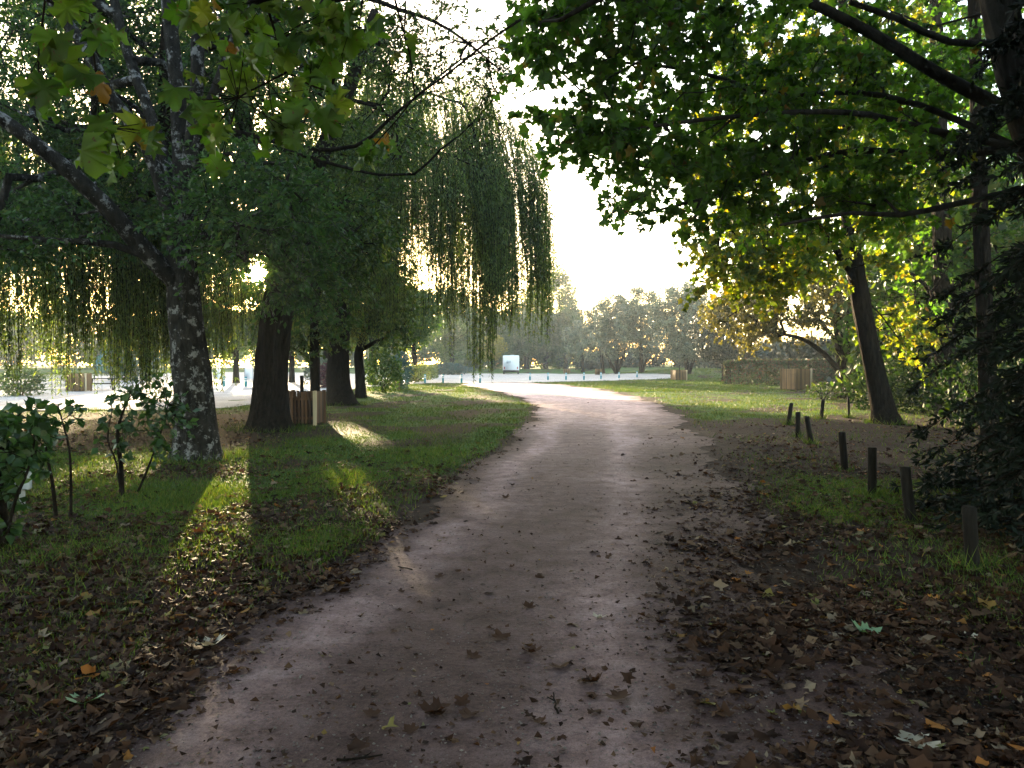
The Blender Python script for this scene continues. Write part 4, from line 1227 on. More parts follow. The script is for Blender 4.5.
# ------------------------------------------------------------------ hedges and shrubs
def hedge(name, label, cat, p0, p1, h, w, mat, n, size, seed, group=None, stems=True, rough=.08):
    r = np.random.default_rng(seed)
    p0 = np.array(p0, float); p1 = np.array(p1, float)
    d = p1 - p0; L = np.linalg.norm(d); d /= L; s_ = np.array([-d[1], d[0]])
    base = on_ground(*p0)
    t = thing(name, label, cat, base, group)
    # leaf skin on a box-like body
    a = r.uniform(0, L, n)
    side = r.integers(0, 5, n)
    off = np.where(side == 0, -w / 2, np.where(side == 1, w / 2, r.uniform(-w / 2, w / 2, n)))
    z = np.where(side >= 3, h, r.uniform(.02, h, n))
    e = side == 2
    a = np.where(e, np.where(r.uniform(0, 1, n) < .5, 0, L), a); z = np.where(e, r.uniform(.02, h, n), z)
    P = np.column_stack([p0[0] + d[0] * a + s_[0] * off, p0[1] + d[1] * a + s_[1] * off, z])
    bump_ = (vnoise(a, z * 1.0, 2.2, seed) - .5) * .25
    P += unit(n, r) * (rough + size * .4) * r.uniform(0, 1, n)[:, None]
    P[:, 2] += bump_ * .6 * (side >= 3)
    P[:, 2] += hgt(P[:, 0], P[:, 1])
    lv, lf = leaf_mesh(P, unit(n, r), unit(n, r), size * r.uniform(.6, 1.2, n), OVALW)
    build('crown', lv - base, lf, mat, t)
    mb = MB()
    for k in range(max(2, int(L / .6))):
        q_ = p0 + d * (k + .5) * L / max(2, int(L / .6)) + s_ * r.normal(0, w * .12)
        b_ = on_ground(*q_, -.05)
        mb.tube([b_, b_ + np.array([r.normal(0, .08), 0, h * .5]), b_ + np.array([r.normal(0, .15), 0, h * .92])], [.035, .028, .012], 6)
    build('stem', np.concatenate(mb.v) - base, [np.concatenate(x) for x in mb.f.values()], M['bark_dark'], t)
    return t
hA, hB = G(729, 385), G(858, 390)
hedge('beech_hedge', 'clipped reddish beech hedge along the back of the right lawn', 'hedge', hA[:2] + np.array([0, .6]), hB[:2] + np.array([2, 8]), 1.75, 1.3, M['leaf_hedge'], 9000, .2, 71)
hC, hD = G(410, 384.5), G(428, 377.5)
hedge('privet_hedge', 'small pale clipped hedge beside the left bollards', 'hedge', (-8.4, 65), (-9.0, 88), 1.35, 1.1, M['leaf_privet'], 3500, .2, 72)

def bush(name, label, cat, c, rad, n, size, mat, seed, group=None, tmpl=OVALW, nst=6):
    r = np.random.default_rng(seed)
    base = on_ground(c[0], c[1])
    t = thing(name, label, cat, base, group)
    rad = np.array(rad)
    v = unit(n, r) * (r.uniform(.35, 1, n) ** .5)[:, None]
    lump = 1 + .3 * np.sin(v[:, 0] * 5 + seed) * np.sin(v[:, 1] * 4 + seed * 2) * np.cos(v[:, 2] * 5)
    P = v * rad * lump[:, None]; P[:, 2] += rad[2] * .92
    P = P[P[:, 2] > .03]
    n2 = len(P)
    N = v[:n2] * 0 + unit(n2, r) * .8; N[:, 2] += .4
    lv, lf = leaf_mesh(P, unit(n2, r) * .8 + P / (np.linalg.norm(P, axis=1, keepdims=True) + 1e-6) * .6, N, size * r.uniform(.6, 1.2, n2), tmpl)
    build('crown', lv, lf, mat, t)
    mb = MB()
    for k in range(nst):
        a = r.uniform(0, 6.28); e = np.array([math.cos(a) * rad[0] * .6, math.sin(a) * rad[1] * .6, rad[2] * r.uniform(1.0, 1.6)])
        mb.tube([np.array([e[0] * .1, e[1] * .1, -.06]), e * np.array([.4, .4, .5]), e], [.03, .022, .01], 6)
    mb.build('stem', M['bark_dark'], t)
    return t
p = G(446, 375)
bush('juniper_bush', 'low spreading blue-green juniper bush across the pale road', 'bush', p[:2], (3.9, 1.4, .85), 2600, .32, M['leaf_teal'], 73)
p = G(381, 393)
bush('laurel_bush', 'rounded green bush at the edge of the left lawn beside the crooked tree', 'bush', p[:2] + np.array([0, .8]), (1.1, 1.1, 1.25), 2600, .17, M['leaf_mid'], 74)
p = G(397, 390)
bush('juniper_bush', 'upright dark blue-green bush by the stub of wooden fence', 'bush', p[:2] + np.array([0, 1.0]), (.75, .9, 1.2), 1500, .18, M['leaf_teal'], 75)
p = G(322, 390)
bush('purple_bush', 'dark purple-red bush between the slim trunk and the willow trunk', 'bush', p[:2] + np.array([0, 2.0]), (1.0, 1.0, .85), 1100, .2, M['leaf_red'], 76)
p = G(299, 390)
bush('grey_bush', 'pale grey-green bush behind the slatted wooden enclosure across the pale road', 'bush', p[:2] + np.array([0, 6.0]), (1.3, 1.0, 1.0), 1200, .22, M['leaf_holm'], 77)
p = G(8, 397)
bush('dark_bush', 'dark bush on the grass verge beyond the pale road at the far left', 'bush', p[:2] + np.array([0, 1]), (1.1, .9, .75), 1200, .18, M['leaf_far'], 78)
p = G(132, 381)
bush('dark_bush', 'tall dark blue-green bush beyond the pale road left of the pale barked trunk', 'bush', p[:2], (2.3, 1.6, 2.2), 2600, .32, M['leaf_teal'], 79)
p = G(835, 400)
bush('low_bush', 'low green bush at the foot of the multi-stemmed oak', 'bush', p[:2] + np.array([-.4, .4]), (.8, .6, .38), 420, .14, M['leaf_mid'], 80)

# saplings on the left, leaves big enough to read
def sapling(name, label, cat, base, stems, n_leaf, size, seed, tmpl=OVALW, mat='leaf_shrub', blobs=None, group=None):
    """stems: [(points, radii)] world; leaves clustered round blobs (centre, radius, n)"""
    r = np.random.default_rng(seed)
    base = np.array(base, float)
    t = thing(name, label, cat, base, group)
    mb = MB(); SP = []
    for pts, rad in stems:
        D = dense(np.array(pts), .06)
        mb.tube(D, np.interp(np.linspace(0, 1, len(D)), np.linspace(0, 1, len(rad)), rad), 7, .06, seed)
        SP.append(D)
    SP = np.concatenate(SP)
    P, Dl, A, B = [], [], [], []
    for c, rd, n_ in blobs:
        nt = max(2, n_ // 7)
        for _ in range(nt):
            e = np.asarray(c) + unit(1, r)[0] * rd * r.uniform(.4, 1)
            nb = SP[np.argmin(((SP - e) ** 2).sum(1))]
            mid = (nb + e) / 2 + np.array([0, 0, .04])
            A += [nb, mid]; B += [mid, e]
            for k in range(7):
                u_ = r.uniform(.25, 1.05)
                q_ = nb + (mid - nb) * 2 * u_ if u_ < .5 else mid + (e - mid) * (2 * u_ - 1)
                P.append(q_); Dl.append((e - nb) / (np.linalg.norm(e - nb) + 1e-6) * .5 + unit(1, r)[0] * .9 + np.array([0, 0, -.2]))
    V, F = seg_tubes(np.array(A), np.array(B), np.full(len(A), .005), np.full(len(A), .003), 4); mb.add(V, [F])
    P = np.array(P); Dl = np.array(Dl)
    N = unit(len(P), r) * .7; N[:, 2] += .7
    lv, lf = leaf_mesh(P, Dl, N, size * r.uniform(.6, 1.2, len(P)), tmpl)
    build('stem', np.concatenate(mb.v) - base, [np.concatenate(x) for x in mb.f.values()], M['bark_dark'], t, smooth_sh=True)
    build('crown', lv - base, lf, M[mat], t)
    return t
sp = G(122, 497)
d_ = sp[1]
sapling('sapling', 'leafy sapling with several thin stems in front of the pale barked trunk', 'sapling', sp,
        [([sp - np.array([0, 0, .05])] + I([(121, 465, d_), (118, 430, d_), (128, 400, d_)]), [.035, .028, .02, .01]),
         ([sp - np.array([0, 0, .05])] + I([(116, 462, d_ - .1), (108, 440, d_ - .1), (112, 410, d_)]), [.016, .012, .01, .006]),
         ([G(137, 494)] + I([(148, 468, d_ + .1), (160, 435, d_ + .1), (168, 405, d_)]), [.016, .013, .01, .006])],
        0, .105, 81, blobs=[(W(130, 412, d_), .42, 170), (W(168, 405, d_), .38, 140), (W(155, 450, d_), .3, 80), (W(112, 440, d_), .3, 80), (W(185, 425, d_), .22, 60), (W(135, 380, d_), .2, 28), (W(165, 385, d_), .16, 20)])
sp = G(57, 520); d_ = sp[1]
sapling('sapling', 'thin two-stemmed sapling between the dark shrub and the leafy sapling', 'sapling', sp,
        [([sp - np.array([0, 0, .05])] + I([(52, 480, d_), (47, 455, d_), (45, 430, d_)]), [.022, .018, .013, .008]),
         ([G(71, 519)] + I([(71, 480, d_), (69, 448, d_), (62, 420, d_), (58, 405, d_)]), [.016, .014, .012, .01, .005])],
        0, .11, 82, blobs=[(W(60, 420, d_), .24, 50), (W(45, 440, d_), .2, 35), (W(75, 412, d_), .14, 20), (W(40, 470, d_), .18, 21)])
sp = G(4, 547); d_ = sp[1]
sapling('laurel_shrub', 'dark leafy shrub cut off by the left edge in the foreground', 'shrub', sp,
        [([sp - np.array([0, 0, .05])] + I([(2, 500, d_), (-4, 460, d_), (8, 425, d_)]), [.05, .04, .03, .012]),
         ([sp - np.array([0, 0, .05])] + I([(-20, 500, d_), (-40, 450, d_)]), [.03, .025, .01]),
         ([sp - np.array([0, 0, .05])] + I([(14, 505, d_ - .1), (28, 470, d_ - .1), (35, 440, d_)]), [.02, .016, .012, .006])],
        0, .115, 83, blobs=[(W(5, 440, d_), .42, 330), (W(-35, 450, d_), .5, 220), (W(32, 438, d_), .27, 140), (W(5, 480, d_), .36, 220), (W(15, 525, d_), .16, 28), (W(-30, 520, d_), .35, 60), (W(0, 505, d_), .2, 40)])
bx = W(22, 483, 8.6)
t = thing('pale_box', 'small pale grey box half hidden behind the dark shrub at the left edge', 'box', (bx[0], bx[1], float(hgt(bx[0], bx[1]))))
mb = MB(); mb.box((0, 0, .30), (.17, .11, .20), .2, .012); mb.build('body', M['pale_plastic'], t)
mb = MB(); mb.box((0, 0, .414), (.19, .13, .024), .2, .008); mb.build('lid', M['grey'], t)
mb = MB(); mb.box((0, 0, .09), (.05, .05, .22), .2, .005); mb.build('post', M['grey'], t)

# ------------------------------------------------------------------ wooden posts on the right
POSTS = [((788, 425), 403, 'wooden post farthest left in the far pair, leaning slightly'), ((798, 437), 412, 'wooden post just right of the farthest left post'),
         ((811, 444), 416, 'short wooden post with grass at its foot, third from the left'), ((821, 419), 399, 'wooden post standing farthest back on the grass by itself'),
         ((845, 471), 432, 'wooden post in the middle of the row, tilted to the left'), ((872, 495), 447, 'wooden post beside the patch of grass, just before the conifer sprays'),
         ((911, 522), 467, 'tall wooden post half covered by conifer sprays'), ((973, 568), 507, 'wooden post nearest to the camera, shaded under the conifer sprays'), ((849, 418), 397, 'thin wooden post near the foot of the leaning trunk')]
for k, (bp, ty, lab) in enumerate(POSTS):
    b = G(*bp); h = (bp[1] - ty) * b[1] / FPX
    r = .052 if k < 8 else .035
    t = thing('wooden_post', lab, 'post', b, 'wooden posts along the right side of the path')
    rr_ = np.random.default_rng(90 + k)
    tl = np.array([rr_.normal(0, .045), rr_.normal(0, .04), 0])
    if k == 4: tl[0] = -.045
    mb = MB(); zz = np.linspace(-.25, h - .012, 9)
    P = np.column_stack([tl[0] * zz / h, tl[1] * zz / h, zz])
    R = np.full(9, r); mb.tube(P, R, 14, .03, 90 + k)
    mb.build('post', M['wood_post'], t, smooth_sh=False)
    mb = MB(); tp = P[-1]
    mb.lathe(tp, [(r * 1.0, .0), (r * .98, .006), (r * .82, .014), (r * .3, .016)], 14); mb.build('cap', M['wood_post'], t)

# ------------------------------------------------------------------ bollards
def bollard(b, lab, grp, first=[None]):
    if first[0] is None:
        t = thing('bollard', lab, 'bollard', b, grp)
        mb = MB(); mb.lathe((0, 0, 0), [(.085, -.1), (.085, .42), (.085, .425)], 14); mb.lathe((0, 0, 0), [(.085, .5), (.085, .57)], 14)
        mb.lathe((0, 0, 0), [(.085, .645), (.085, .70), (.06, .735), (.02, .745)], 14); mb.build('post', M['bollard'], t, smooth_sh=False)
        for z in (.425, .57):
            mb = MB(); mb.lathe((0, 0, 0), [(.088, z), (.088, z + .075)], 14); mb.build('band', M['white'], t)
        first[0] = t
        return t
    src = first[0]
    t = src.copy(); COL.objects.link(t); t.location = b; t['label'] = lab; t['group'] = grp
    for ch in list(src.children):
        c = ch.copy(); COL.objects.link(c); c.parent = t
    return t
BG = 'teal bollards with white bands along the lawn edges'
names = ['first', 'second', 'third', 'fourth', 'fifth', 'sixth', 'seventh', 'eighth']
xs = [407.5, 425, 443, 461.5, 480]
for k, px in enumerate(xs):
    extra_ = [' nearest the pale clipped hedge', '', '', '', ' behind the hanging willow tips'][k]
    bollard(G(px, 383.2), f'{names[k]} teal bollard from the left along the left lawn edge' + extra_, BG)
for k, (px, py) in enumerate([(530, 380.6), (548, 380.4), (566, 380.2), (584, 379.8), (601, 379.4), (619, 378.8), (637, 378.0)]):
    bollard(G(px, py), f'{names[k]} teal bollard from the left along the right lawn edge', BG)
bollard(G(224, 387), 'teal bollard beyond the pale road just right of the pale barked trunk', BG)
bollard(G(246, 387.5), 'teal bollard beyond the pale road just left of the thick dark trunk', BG)

# ------------------------------------------------------------------ slatted wooden enclosures
def enclosure(b, w, dpt, h, rz, lab, slat='wood_slat', tall=.45, pale=True, tallx=-.1):
    t = thing('wooden_bin_enclosure', lab, 'bin enclosure', b, 'slatted wooden bin enclosures', rz)
    for (cx, cy, L, a) in ((0, -dpt / 2, w, 0), (0, dpt / 2, w, 0), (-w / 2, 0, dpt, math.pi / 2), (w / 2, 0, dpt, math.pi / 2)):
        mb = MB(); n_ = max(4, int(L / .11)); p_ = (L - .18) / n_
        for k in range(n_):
            o_ = -L / 2 + .09 + (k + .5) * p_
            hh = h - rng.uniform(.0, .02)
            x_, y_ = (cx + o_, cy) if a == 0 else (cx, cy + o_)
            mb.box((x_, y_, hh / 2 + .03), (p_ - .026, .022, hh - .06), a, .003)
        for z in (.2, h - .2):
            inner = .024 if (cy < 0 or cx < 0) else -.024
            x_, y_ = (cx, cy + inner) if a == 0 else (cx + inner, cy)
            mb.box((x_, y_, z), (L - .1, .022, .07), a, .003)
        mb.build('slat_panel', M[slat], t)
    for sx in (-1, 1):
        for sy in (-1, 1):
            mb = MB(); mb.box((sx * w / 2, sy * dpt / 2, h / 2 - .03), (.085, .085, h + .08), 0, .006)
            mb.build('corner_post', M['wood_pale' if pale and sy < 0 and sx > 0 else slat], t)
    if tall:
        mb = MB(); mb.box((tallx * w, dpt * .2, (h + tall) / 2 - .02), (.08, .08, h + tall), 0, .006); mb.build('tall_post', M['wood_post'], t)
    mb = MB(); mb.lathe((0, 0, .02), [(min(w, dpt) * .30, 0), (min(w, dpt) * .34, h * .72), (min(w, dpt) * .36, h * .75)], 16); mb.build('bin', M['black'], t)
    return t
b = G(305, 426)
enclosure(b + np.array([-.15, .45, 0]), .85, .8, .9, -.06, 'brown slatted enclosure with one pale corner post beside the thick dark trunk', slat='wood_brown', tall=.42, tallx=-.12)
b = G(680, 380.6)
enclosure(b + np.array([0, .5, 0]), 1.15, 1.05, 1.02, .25, 'slatted wooden enclosure at the foot of the cream-sided evergreen oak', tall=.5, tallx=.15)
b = G(798, 390.5)
enclosure(b + np.array([.1, .6, 0]), 1.3, 1.15, 1.3, .5, 'largest slatted wooden enclosure, in front of the reddish hedge', tall=.5, tallx=-.3)
b = G(74, 392)
enclosure(b + np.array([0, .5, 0]), 1.0, .9, 1.05, .2, 'slatted wooden enclosure on the grass verge behind the left willow curtain', tall=0)  # its pale corner post paints in the sunlight on that side
b = G(599, 375)
enclosure(b + np.array([0, .5, 0]), .75, .7, .85, .1, 'small slatted enclosure between the evergreen oak trunks behind the bollards', tall=0, pale=False)
b = G(567, 373.8)
enclosure(b + np.array([0, .5, 0]), .95, .7, .8, .1, 'small far slatted enclosure on the grass left of the evergreen oak row', tall=0, pale=False)

# stub of wooden fence by the left shrubs
p = G(397.5, 391)
t = thing('wooden_fence', 'stub of low wooden fence posts beside the blue-green bush on the left lawn', 'fence', p)
for k, (dx, hh) in enumerate(((-.1, .95), (.12, 1.05))):
    mb = MB(); mb.box((dx, 0, hh / 2 - .05), (.09, .09, hh), .1 * k, .006); mb.build('post', M['wood_slat' if k else 'wood_pale'], t)
for zz in (.7, .35):
    mb = MB(); mb.box((0, -.056, zz), (.34, .022, .1), 0, .003); mb.build('rail', M['wood_slat'], t)

# ------------------------------------------------------------------ motorhome
def motorhome():
    b = W(511, 373.6, 116.0); z = float(hgt(b[0], b[1])) + .03
    t = thing('motorhome', 'white motorhome seen from behind at the end of the path', 'motorhome', (b[0], b[1], z))
    w, h, L = 2.5, 2.85, 6.4
    mb = MB(); mb.box((0, L / 2, .48 + (h - .48) / 2), (w, L - 1.2, h - .48), 0, .09); mb.build('body', M['white'], t)
    mb = MB(); mb.box((0, L - .15, 1.25), (w * .9, 1.3, 1.5), 0, .2); mb.build('cab', M['white'], t)
    mb = MB(); mb.box((0, .56, .5), (w * .96, .1, .22), 0, .03); mb.build('bumper', M['black'], t)
    f = MB(); f.box((-.35, .593, 1.85), (.75, .02, .5), 0, .004)
    wf = f.build('window', M['white'], t)
    g = MB(); g.box((-.35, .579, 1.85), (.66, .012, .41), 0, .002); g.build('pane', M['pale_plastic'], wf)
    for sx in (-1, 1):
        m_ = MB(); m_.box((sx * .98, .592, .95), (.14, .02, .36), 0, .006); m_.build('tail_light', M['red'], t)
    for sx in (-1, 1):
        for yy in (1.6, 5.1):
            tr = MB(); tr.lathe((sx * (w / 2 - .16), yy, .34), [(.24, -.11), (.33, -.105), (.34, -.06), (.34, .06), (.33, .105), (.24, .11)], 18, 'x')
            wh = tr.build('wheel', M['black'], t)
            rm = MB(); rm.lathe((sx * (w / 2 - .16), yy, .34), [(.2, -.118), (.2, .118)], 14, 'x'); rm.build('rim', M['grey'], wh)
    c = MB(); c.box((0, 3.2, .38), (w * .8, 4.6, .16), 0, .02); c.build('chassis', M['black'], t)
    v = MB(); v.box((.2, 2.6, h + .04), (.6, .6, .1), 0, .03); v.build('roof_hatch', M['pale_plastic'], t)
motorhome()

c5 = G(992, 447)
tree('dark_slim_tree', 'slim dark tree standing among the conifer sprays at the right, behind the nearest posts', 'tree',
     [c5] + I([(988, 400, 14.9), (984, 300, 14.9), (980, 200, 14.8), (976, 80, 14.7), (972, -40, 14.6)]), [.17, .15, .14, .13, .11, .09],
     [], blob_px([(970, -40, 70, 60, 14.7, 1.6, 26), (1005, 120, 30, 60, 15, 1.0, 10)]),
     dict(n_twig=6, twig_len=.5, per_twig=7, size=.12, tmpl=LOBED, flat=.65, droop=.2, twig_r=.004), M['leaf_plane'], M['bark_dark'], RT_G, seed=16, tip=.008, flare=.3)
for k, (px, py, dy, rad, n_, lab) in enumerate([(900, 412, 1.2, (1.3, .9, .75), 1500, 'added dark low bush between the leaning trunk and the straight dark trunk'), (975, 418, 2.5, (1.8, 1.1, 1.3), 2400, 'added dark rounded bush right of the straight dark trunk'),
                                                (1012, 432, 1.0, (1.6, 1.0, 1.1), 2000, 'added dark bush at the right edge behind the slim dark tree'), (930, 404, 3.0, (2.2, 1.2, 1.5), 2600, 'added tall dark bush behind the slender trunk')]):
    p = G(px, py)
    bush('dark_bush', lab, 'bush', p[:2] + np.array([0, dy]), rad, n_, .15, M['leaf_shade'], 120 + k, 'dark bushes added under the trees on the right')  # undergrowth added to cover and darken the sunlit ground here

# ------------------------------------------------------------------ small things across the pale road at left
def house():
    y0 = 104.0
    c = W(109, 364, y0)
    z = float(hgt(c[0], y0))
    t = thing('teal_cabin', 'teal cabin with a white framed window seen below the left willow curtain', 'cabin', (c[0], y0, z))
    w, d, h, rg = 3.6, 4.0, 2.2, 1.1
    V = []; 
    for yy in (0, d):
        V += [(-w / 2, yy, 0), (w / 2, yy, 0), (w / 2, yy, h), (0, yy, h + rg), (-w / 2, yy, h)]
    m_ = MB(); m_.add(V, [[0, 1, 2, 3, 4], [9, 8, 7, 6, 5], [0, 4, 9, 5], [1, 6, 7, 2], [0, 5, 6, 1]]); m_.build('wall', M['teal_wall'], t)
    for sx in (-1, 1):
        r_ = MB(); an = math.atan2(rg, w / 2); Lr = math.hypot(w / 2, rg) + .25
        cx = sx * (w / 4 + .08); cz = h + rg / 2 + .02
        r_.box((cx, d / 2, cz + .03), (Lr, d + .4, .08), 0, 0, (sx * an, 'Y')); r_.build('roof', M['roof'], t)
    f = MB()
    for (x, zz, sx, sz) in ((0, 1.55, .9, .1), (0, 2.55, .9, .1), (-.4, 2.05, .1, .9), (.4, 2.05, .1, .9)):
        f.box((x, -.03, zz), (sx, .06, sz))
    wf = f.build('window', M['white'], t)
    g = MB(); g.box((0, -.012, 2.05), (.7, .02, .9)); g.build('pane', M['glass'], wf)
    s_ = MB(); s_.box((0, -.06, 1.1), (w + .2, .12, .12), 0, .01); s_.build('sill_band', M['white'], t)
house()
def board(px, py, lab, w=.5, h=.75, leg=.5):
    b = G(px, py)
    t = thing('information_board', lab, 'sign', b, 'pale boards beyond the pale road')
    for sx in (-1, 1):
        m_ = MB(); m_.box((sx * (w / 2 + .03), 0, (leg + h) / 2), (.05, .05, leg + h + .05), 0, .005); m_.build('leg', M['grey'], t)
    m_ = MB(); m_.box((0, 0, leg + h / 2), (w, .04, h), 0, .006); m_.build('panel', M['white'], t)
board(218, 386, 'pale board just right of the pale barked trunk, beyond the pale road')
board(249, 386, 'pale board left of the thick dark trunk, beyond the pale road', .55, .85)
b = G(102, 391)
t = thing('picnic_table', 'grey picnic table on the far verge behind the leafy sapling', 'table', b, rz=.3)
m_ = MB()
for k in range(5): m_.box((0, -.3 + k * .15, .74), (1.7, .14, .04), 0, .004)
m_.build('tabletop', M['wood_post'], t)
for sy in (-1, 1):
    m_ = MB(); m_.box((0, sy * .62, .44), (1.7, .25, .04), 0, .004); m_.build('bench', M['wood_post'], t)
for sx in (-1, 1):
    m_ = MB(); m_.box((sx * .6, -.33, .36), (.06, .08, .8), 0, .004, (.5, 'X')); m_.box((sx * .6, .33, .36), (.06, .08, .8), 0, .004, (-.5, 'X')); m_.box((sx * .655, 0, .40), (.05, 1.4, .07), 0, .004)
    m_.build('leg', M['wood_post'], t)

# ------------------------------------------------------------------ grass, litter, pebbles
def scatter(n, y0, y1, spread, r, power=1.0):
    """points dense near the viewer: uniform in picture rows rather than in metres"""
    inv = r.uniform(1 / y1 ** power, 1 / y0 ** power, n)
    y = (1 / inv) ** (1 / power)
    x = r.uniform(-spread, spread, n) * (y * .70 + .8)
    return x, y

r = np.random.default_rng(101)
x, y = scatter(1300000, 3.0, 46, 1.0, r, .62)
x2, y2 = scatter(520000, 44, 108, 1.0, r, .4)
x, y = np.concatenate([x, x2]), np.concatenate([y, y2])
g = grass_amount(x, y)
k = (r.uniform(0, 1, len(x)) < g * .62) & ~in_poly(x, y, ROAD) & ((x < path_left(y) + .02) | (x > path_right(y) - .02))
x, y = x[k], y[k]
tx, ty, tw_ = [], [], []
for (bx_, by_), rad_, m_ in [(G(*p_[0])[:2], .13, 70) for p_ in POSTS] + [(b1[:2], .62, 420), (b2[:2], .85, 420), (c1[:2], .55, 260), (b3[:2], .3, 120), (b4[:2], .8, 260), (c2[:2], .5, 160)]:
    an_ = r.uniform(0, 6.28, m_); ra_ = rad_ * r.uniform(.55, 1.25, m_)
    tx.append(bx_ + np.cos(an_) * ra_); ty.append(by_ + np.sin(an_) * ra_); tw_.append(np.full(m_, 1.0))
nt0 = len(x)
x, y = np.concatenate([x] + tx), np.concatenate([y] + ty)
n = len(x)
hb = (.03 + .035 * r.uniform(0, 1, n)) * (0.7 + .7 * vnoise(x, y, 1.7, 7)) * (1 + .012 * y)
hb[nt0:] *= r.uniform(1.2, 3.2, n - nt0)
wd = .0035 + .00028 * y
a = r.uniform(0, 6.28, n); lean = r.normal(0, .55, (n, 2)) * hb[:, None]
z = hgt(x, y)
B0 = np.column_stack([x - np.cos(a) * wd, y - np.sin(a) * wd, z - .005]); B1 = np.column_stack([x + np.cos(a) * wd, y + np.sin(a) * wd, z - .005])
TP = np.column_stack([x + lean[:, 0], y + lean[:, 1], z + hb])
V = np.stack([B0, B1, TP], 1).reshape(-1, 3)
grass = build('grass', V, np.arange(3 * n).reshape(-1, 3), M['grass'])
tag(grass, 'short mown grass of the lawns beside the path', 'grass', kind='stuff')
print('grass blades', n)

def litter(n, y0, y1, seed, prob, size, mat, name, label, template=LOBED, power=.8, curl=.6, zoff=.012):
    r = np.random.default_rng(seed)
    x, y = scatter(n, y0, y1, 1.0, r, power)
    k = (r.uniform(0, 1, len(x)) < prob(x, y)) & ~in_poly(x, y, ROAD)
    x, y = x[k], y[k]; m = len(x)
    V0, F0 = template
    yaw = r.uniform(0, 6.28, m)
    D = np.column_stack([np.cos(yaw), np.sin(yaw), r.normal(0, .22, m)])
    N = np.column_stack([r.normal(0, .32, m), r.normal(0, .32, m), np.where(r.uniform(0, 1, m) < .5, 1, -1)])
    s_ = size * np.clip(r.lognormal(-.15, .42, m), .3, 1.45)
    V0 = V0 + 0
    P = np.column_stack([x, y, hgt(x, y) + zoff + .18 * s_ * r.uniform(0.2, 1, m)])
    Dn = D / np.linalg.norm(D, axis=1, keepdims=True)
    Bv = np.cross(N, Dn); Bv /= np.linalg.norm(Bv, axis=1, keepdims=True); Nn = np.cross(Dn, Bv)
    cu = r.uniform(-.2, 2.4, m)[:, None] * curl
    zc = V0[None, :, 2] + cu * (V0[None, :, 1] ** 2 * 1.6 + (V0[None, :, 0] - .4) ** 2 * r.uniform(-.3, .9, m)[:, None])
    V = P[:, None] + s_[:, None, None] * (V0[None, :, 0:1] * Dn[:, None] + V0[None, :, 1:2] * Bv[:, None] + zc[..., None] * Nn[:, None])
    V = V + r.normal(0, .07, V.shape) * s_[:, None, None]
    zg = hgt(V[..., 0], V[..., 1]) + zoff * .5
    V[..., 2] = np.maximum(V[..., 2], zg + r.uniform(0, .004, V.shape[:2]))
    F = (np.arange(m)[:, None, None] * len(V0) + F0[None]).reshape(-1, 3)
    o = build(name, V.reshape(-1, 3), F, M[mat])
    tag(o, label, 'leaf litter', kind='stuff')
    print(name, m)
    return o
def litter_prob(x, y):
    pl, pr = path_left(y), path_right(y)
    L = x < pl; R = x > pr
    p = np.full(x.shape, .018)
    p = np.where(L, .34 * smooth(17, 11, y) + .06 + .6 * smooth(7.2, 4.6, y + .2 * (x + 3)) * (.15 + .85 * smooth(.1, .8, pl - x)) + .28 * np.exp(-((x - pl) / .5) ** 2) + .45 * smooth(13.5, 15, y) * smooth(27, 23, y) * smooth(-4.2, -6, x), p)
    p = np.where(R, .55 * smooth(24, 12, y) + .05, p)
    inn = ~L & ~R
    w_ = (x - pl) / (pr - pl)
    p = np.where(inn, .002 + .30 * smooth(.62, 1.0, w_) * smooth(25, 10, y) + .22 * smooth(.12, 0, w_), p)
    return p * (.25 + 2.4 * vnoise(x, y, 2.1, 8) * (.4 + .9 * vnoise(x, y, 6.0, 18)))
litter(90000, 2.6, 34, 102, litter_prob, .066, 'litter', 'leaf_litter', 'brown dry leaf litter covering the ground beside the path', curl=.45)
litter(200000, 2.6, 22, 105, lambda x, y: np.clip(litter_prob(x, y) * 1.2 + .022 * ((x > path_left(y)) & (x < path_right(y))), 0, 1), .03, 'litter', 'leaf_fragments', 'small broken leaf crumbs scattered over the soil and path edge', OVALW, .9, .8)
bpy.data.objects['leaf_fragments'].name = 'crumbled_leaf_litter'

# pebbles and grit on the path
r = np.random.default_rng(103)
x, y = scatter(9000, 2.6, 22, 1.0, r, .9)
k = (x > path_left(y) - .1) & (x < path_right(y) + .6)
x, y = x[k], y[k]; m = len(x)
OV = np.array([[1, 0, 0], [0, 1, 0], [-1, 0, 0], [0, -1, 0], [0, 0, .7], [.1, .1, -.6]])
OF = np.array([[0, 1, 4], [1, 2, 4], [2, 3, 4], [3, 0, 4], [1, 0, 5], [2, 1, 5], [3, 2, 5], [0, 3, 5]])
sz = .003 + .006 * r.uniform(0, 1, m) ** 4 + .0004 * y
V = OV[None] * sz[:, None, None] * r.uniform(.6, 1.3, (m, 6, 3))
ya = r.uniform(0, 6.28, m); c_, s_ = np.cos(ya)[:, None], np.sin(ya)[:, None]
V = np.stack([V[..., 0] * c_ - V[..., 1] * s_, V[..., 0] * s_ + V[..., 1] * c_, V[..., 2]], 2) + np.column_stack([x, y, hgt(x, y) + .012 + sz * .1])[:, None]
peb = build('gravel', V.reshape(-1, 3), (np.arange(m)[:, None, None] * 6 + OF[None]).reshape(-1, 3), M['stone'])
tag(peb, 'fine grit and pebbles lying on the dirt path', 'gravel', kind='stuff')

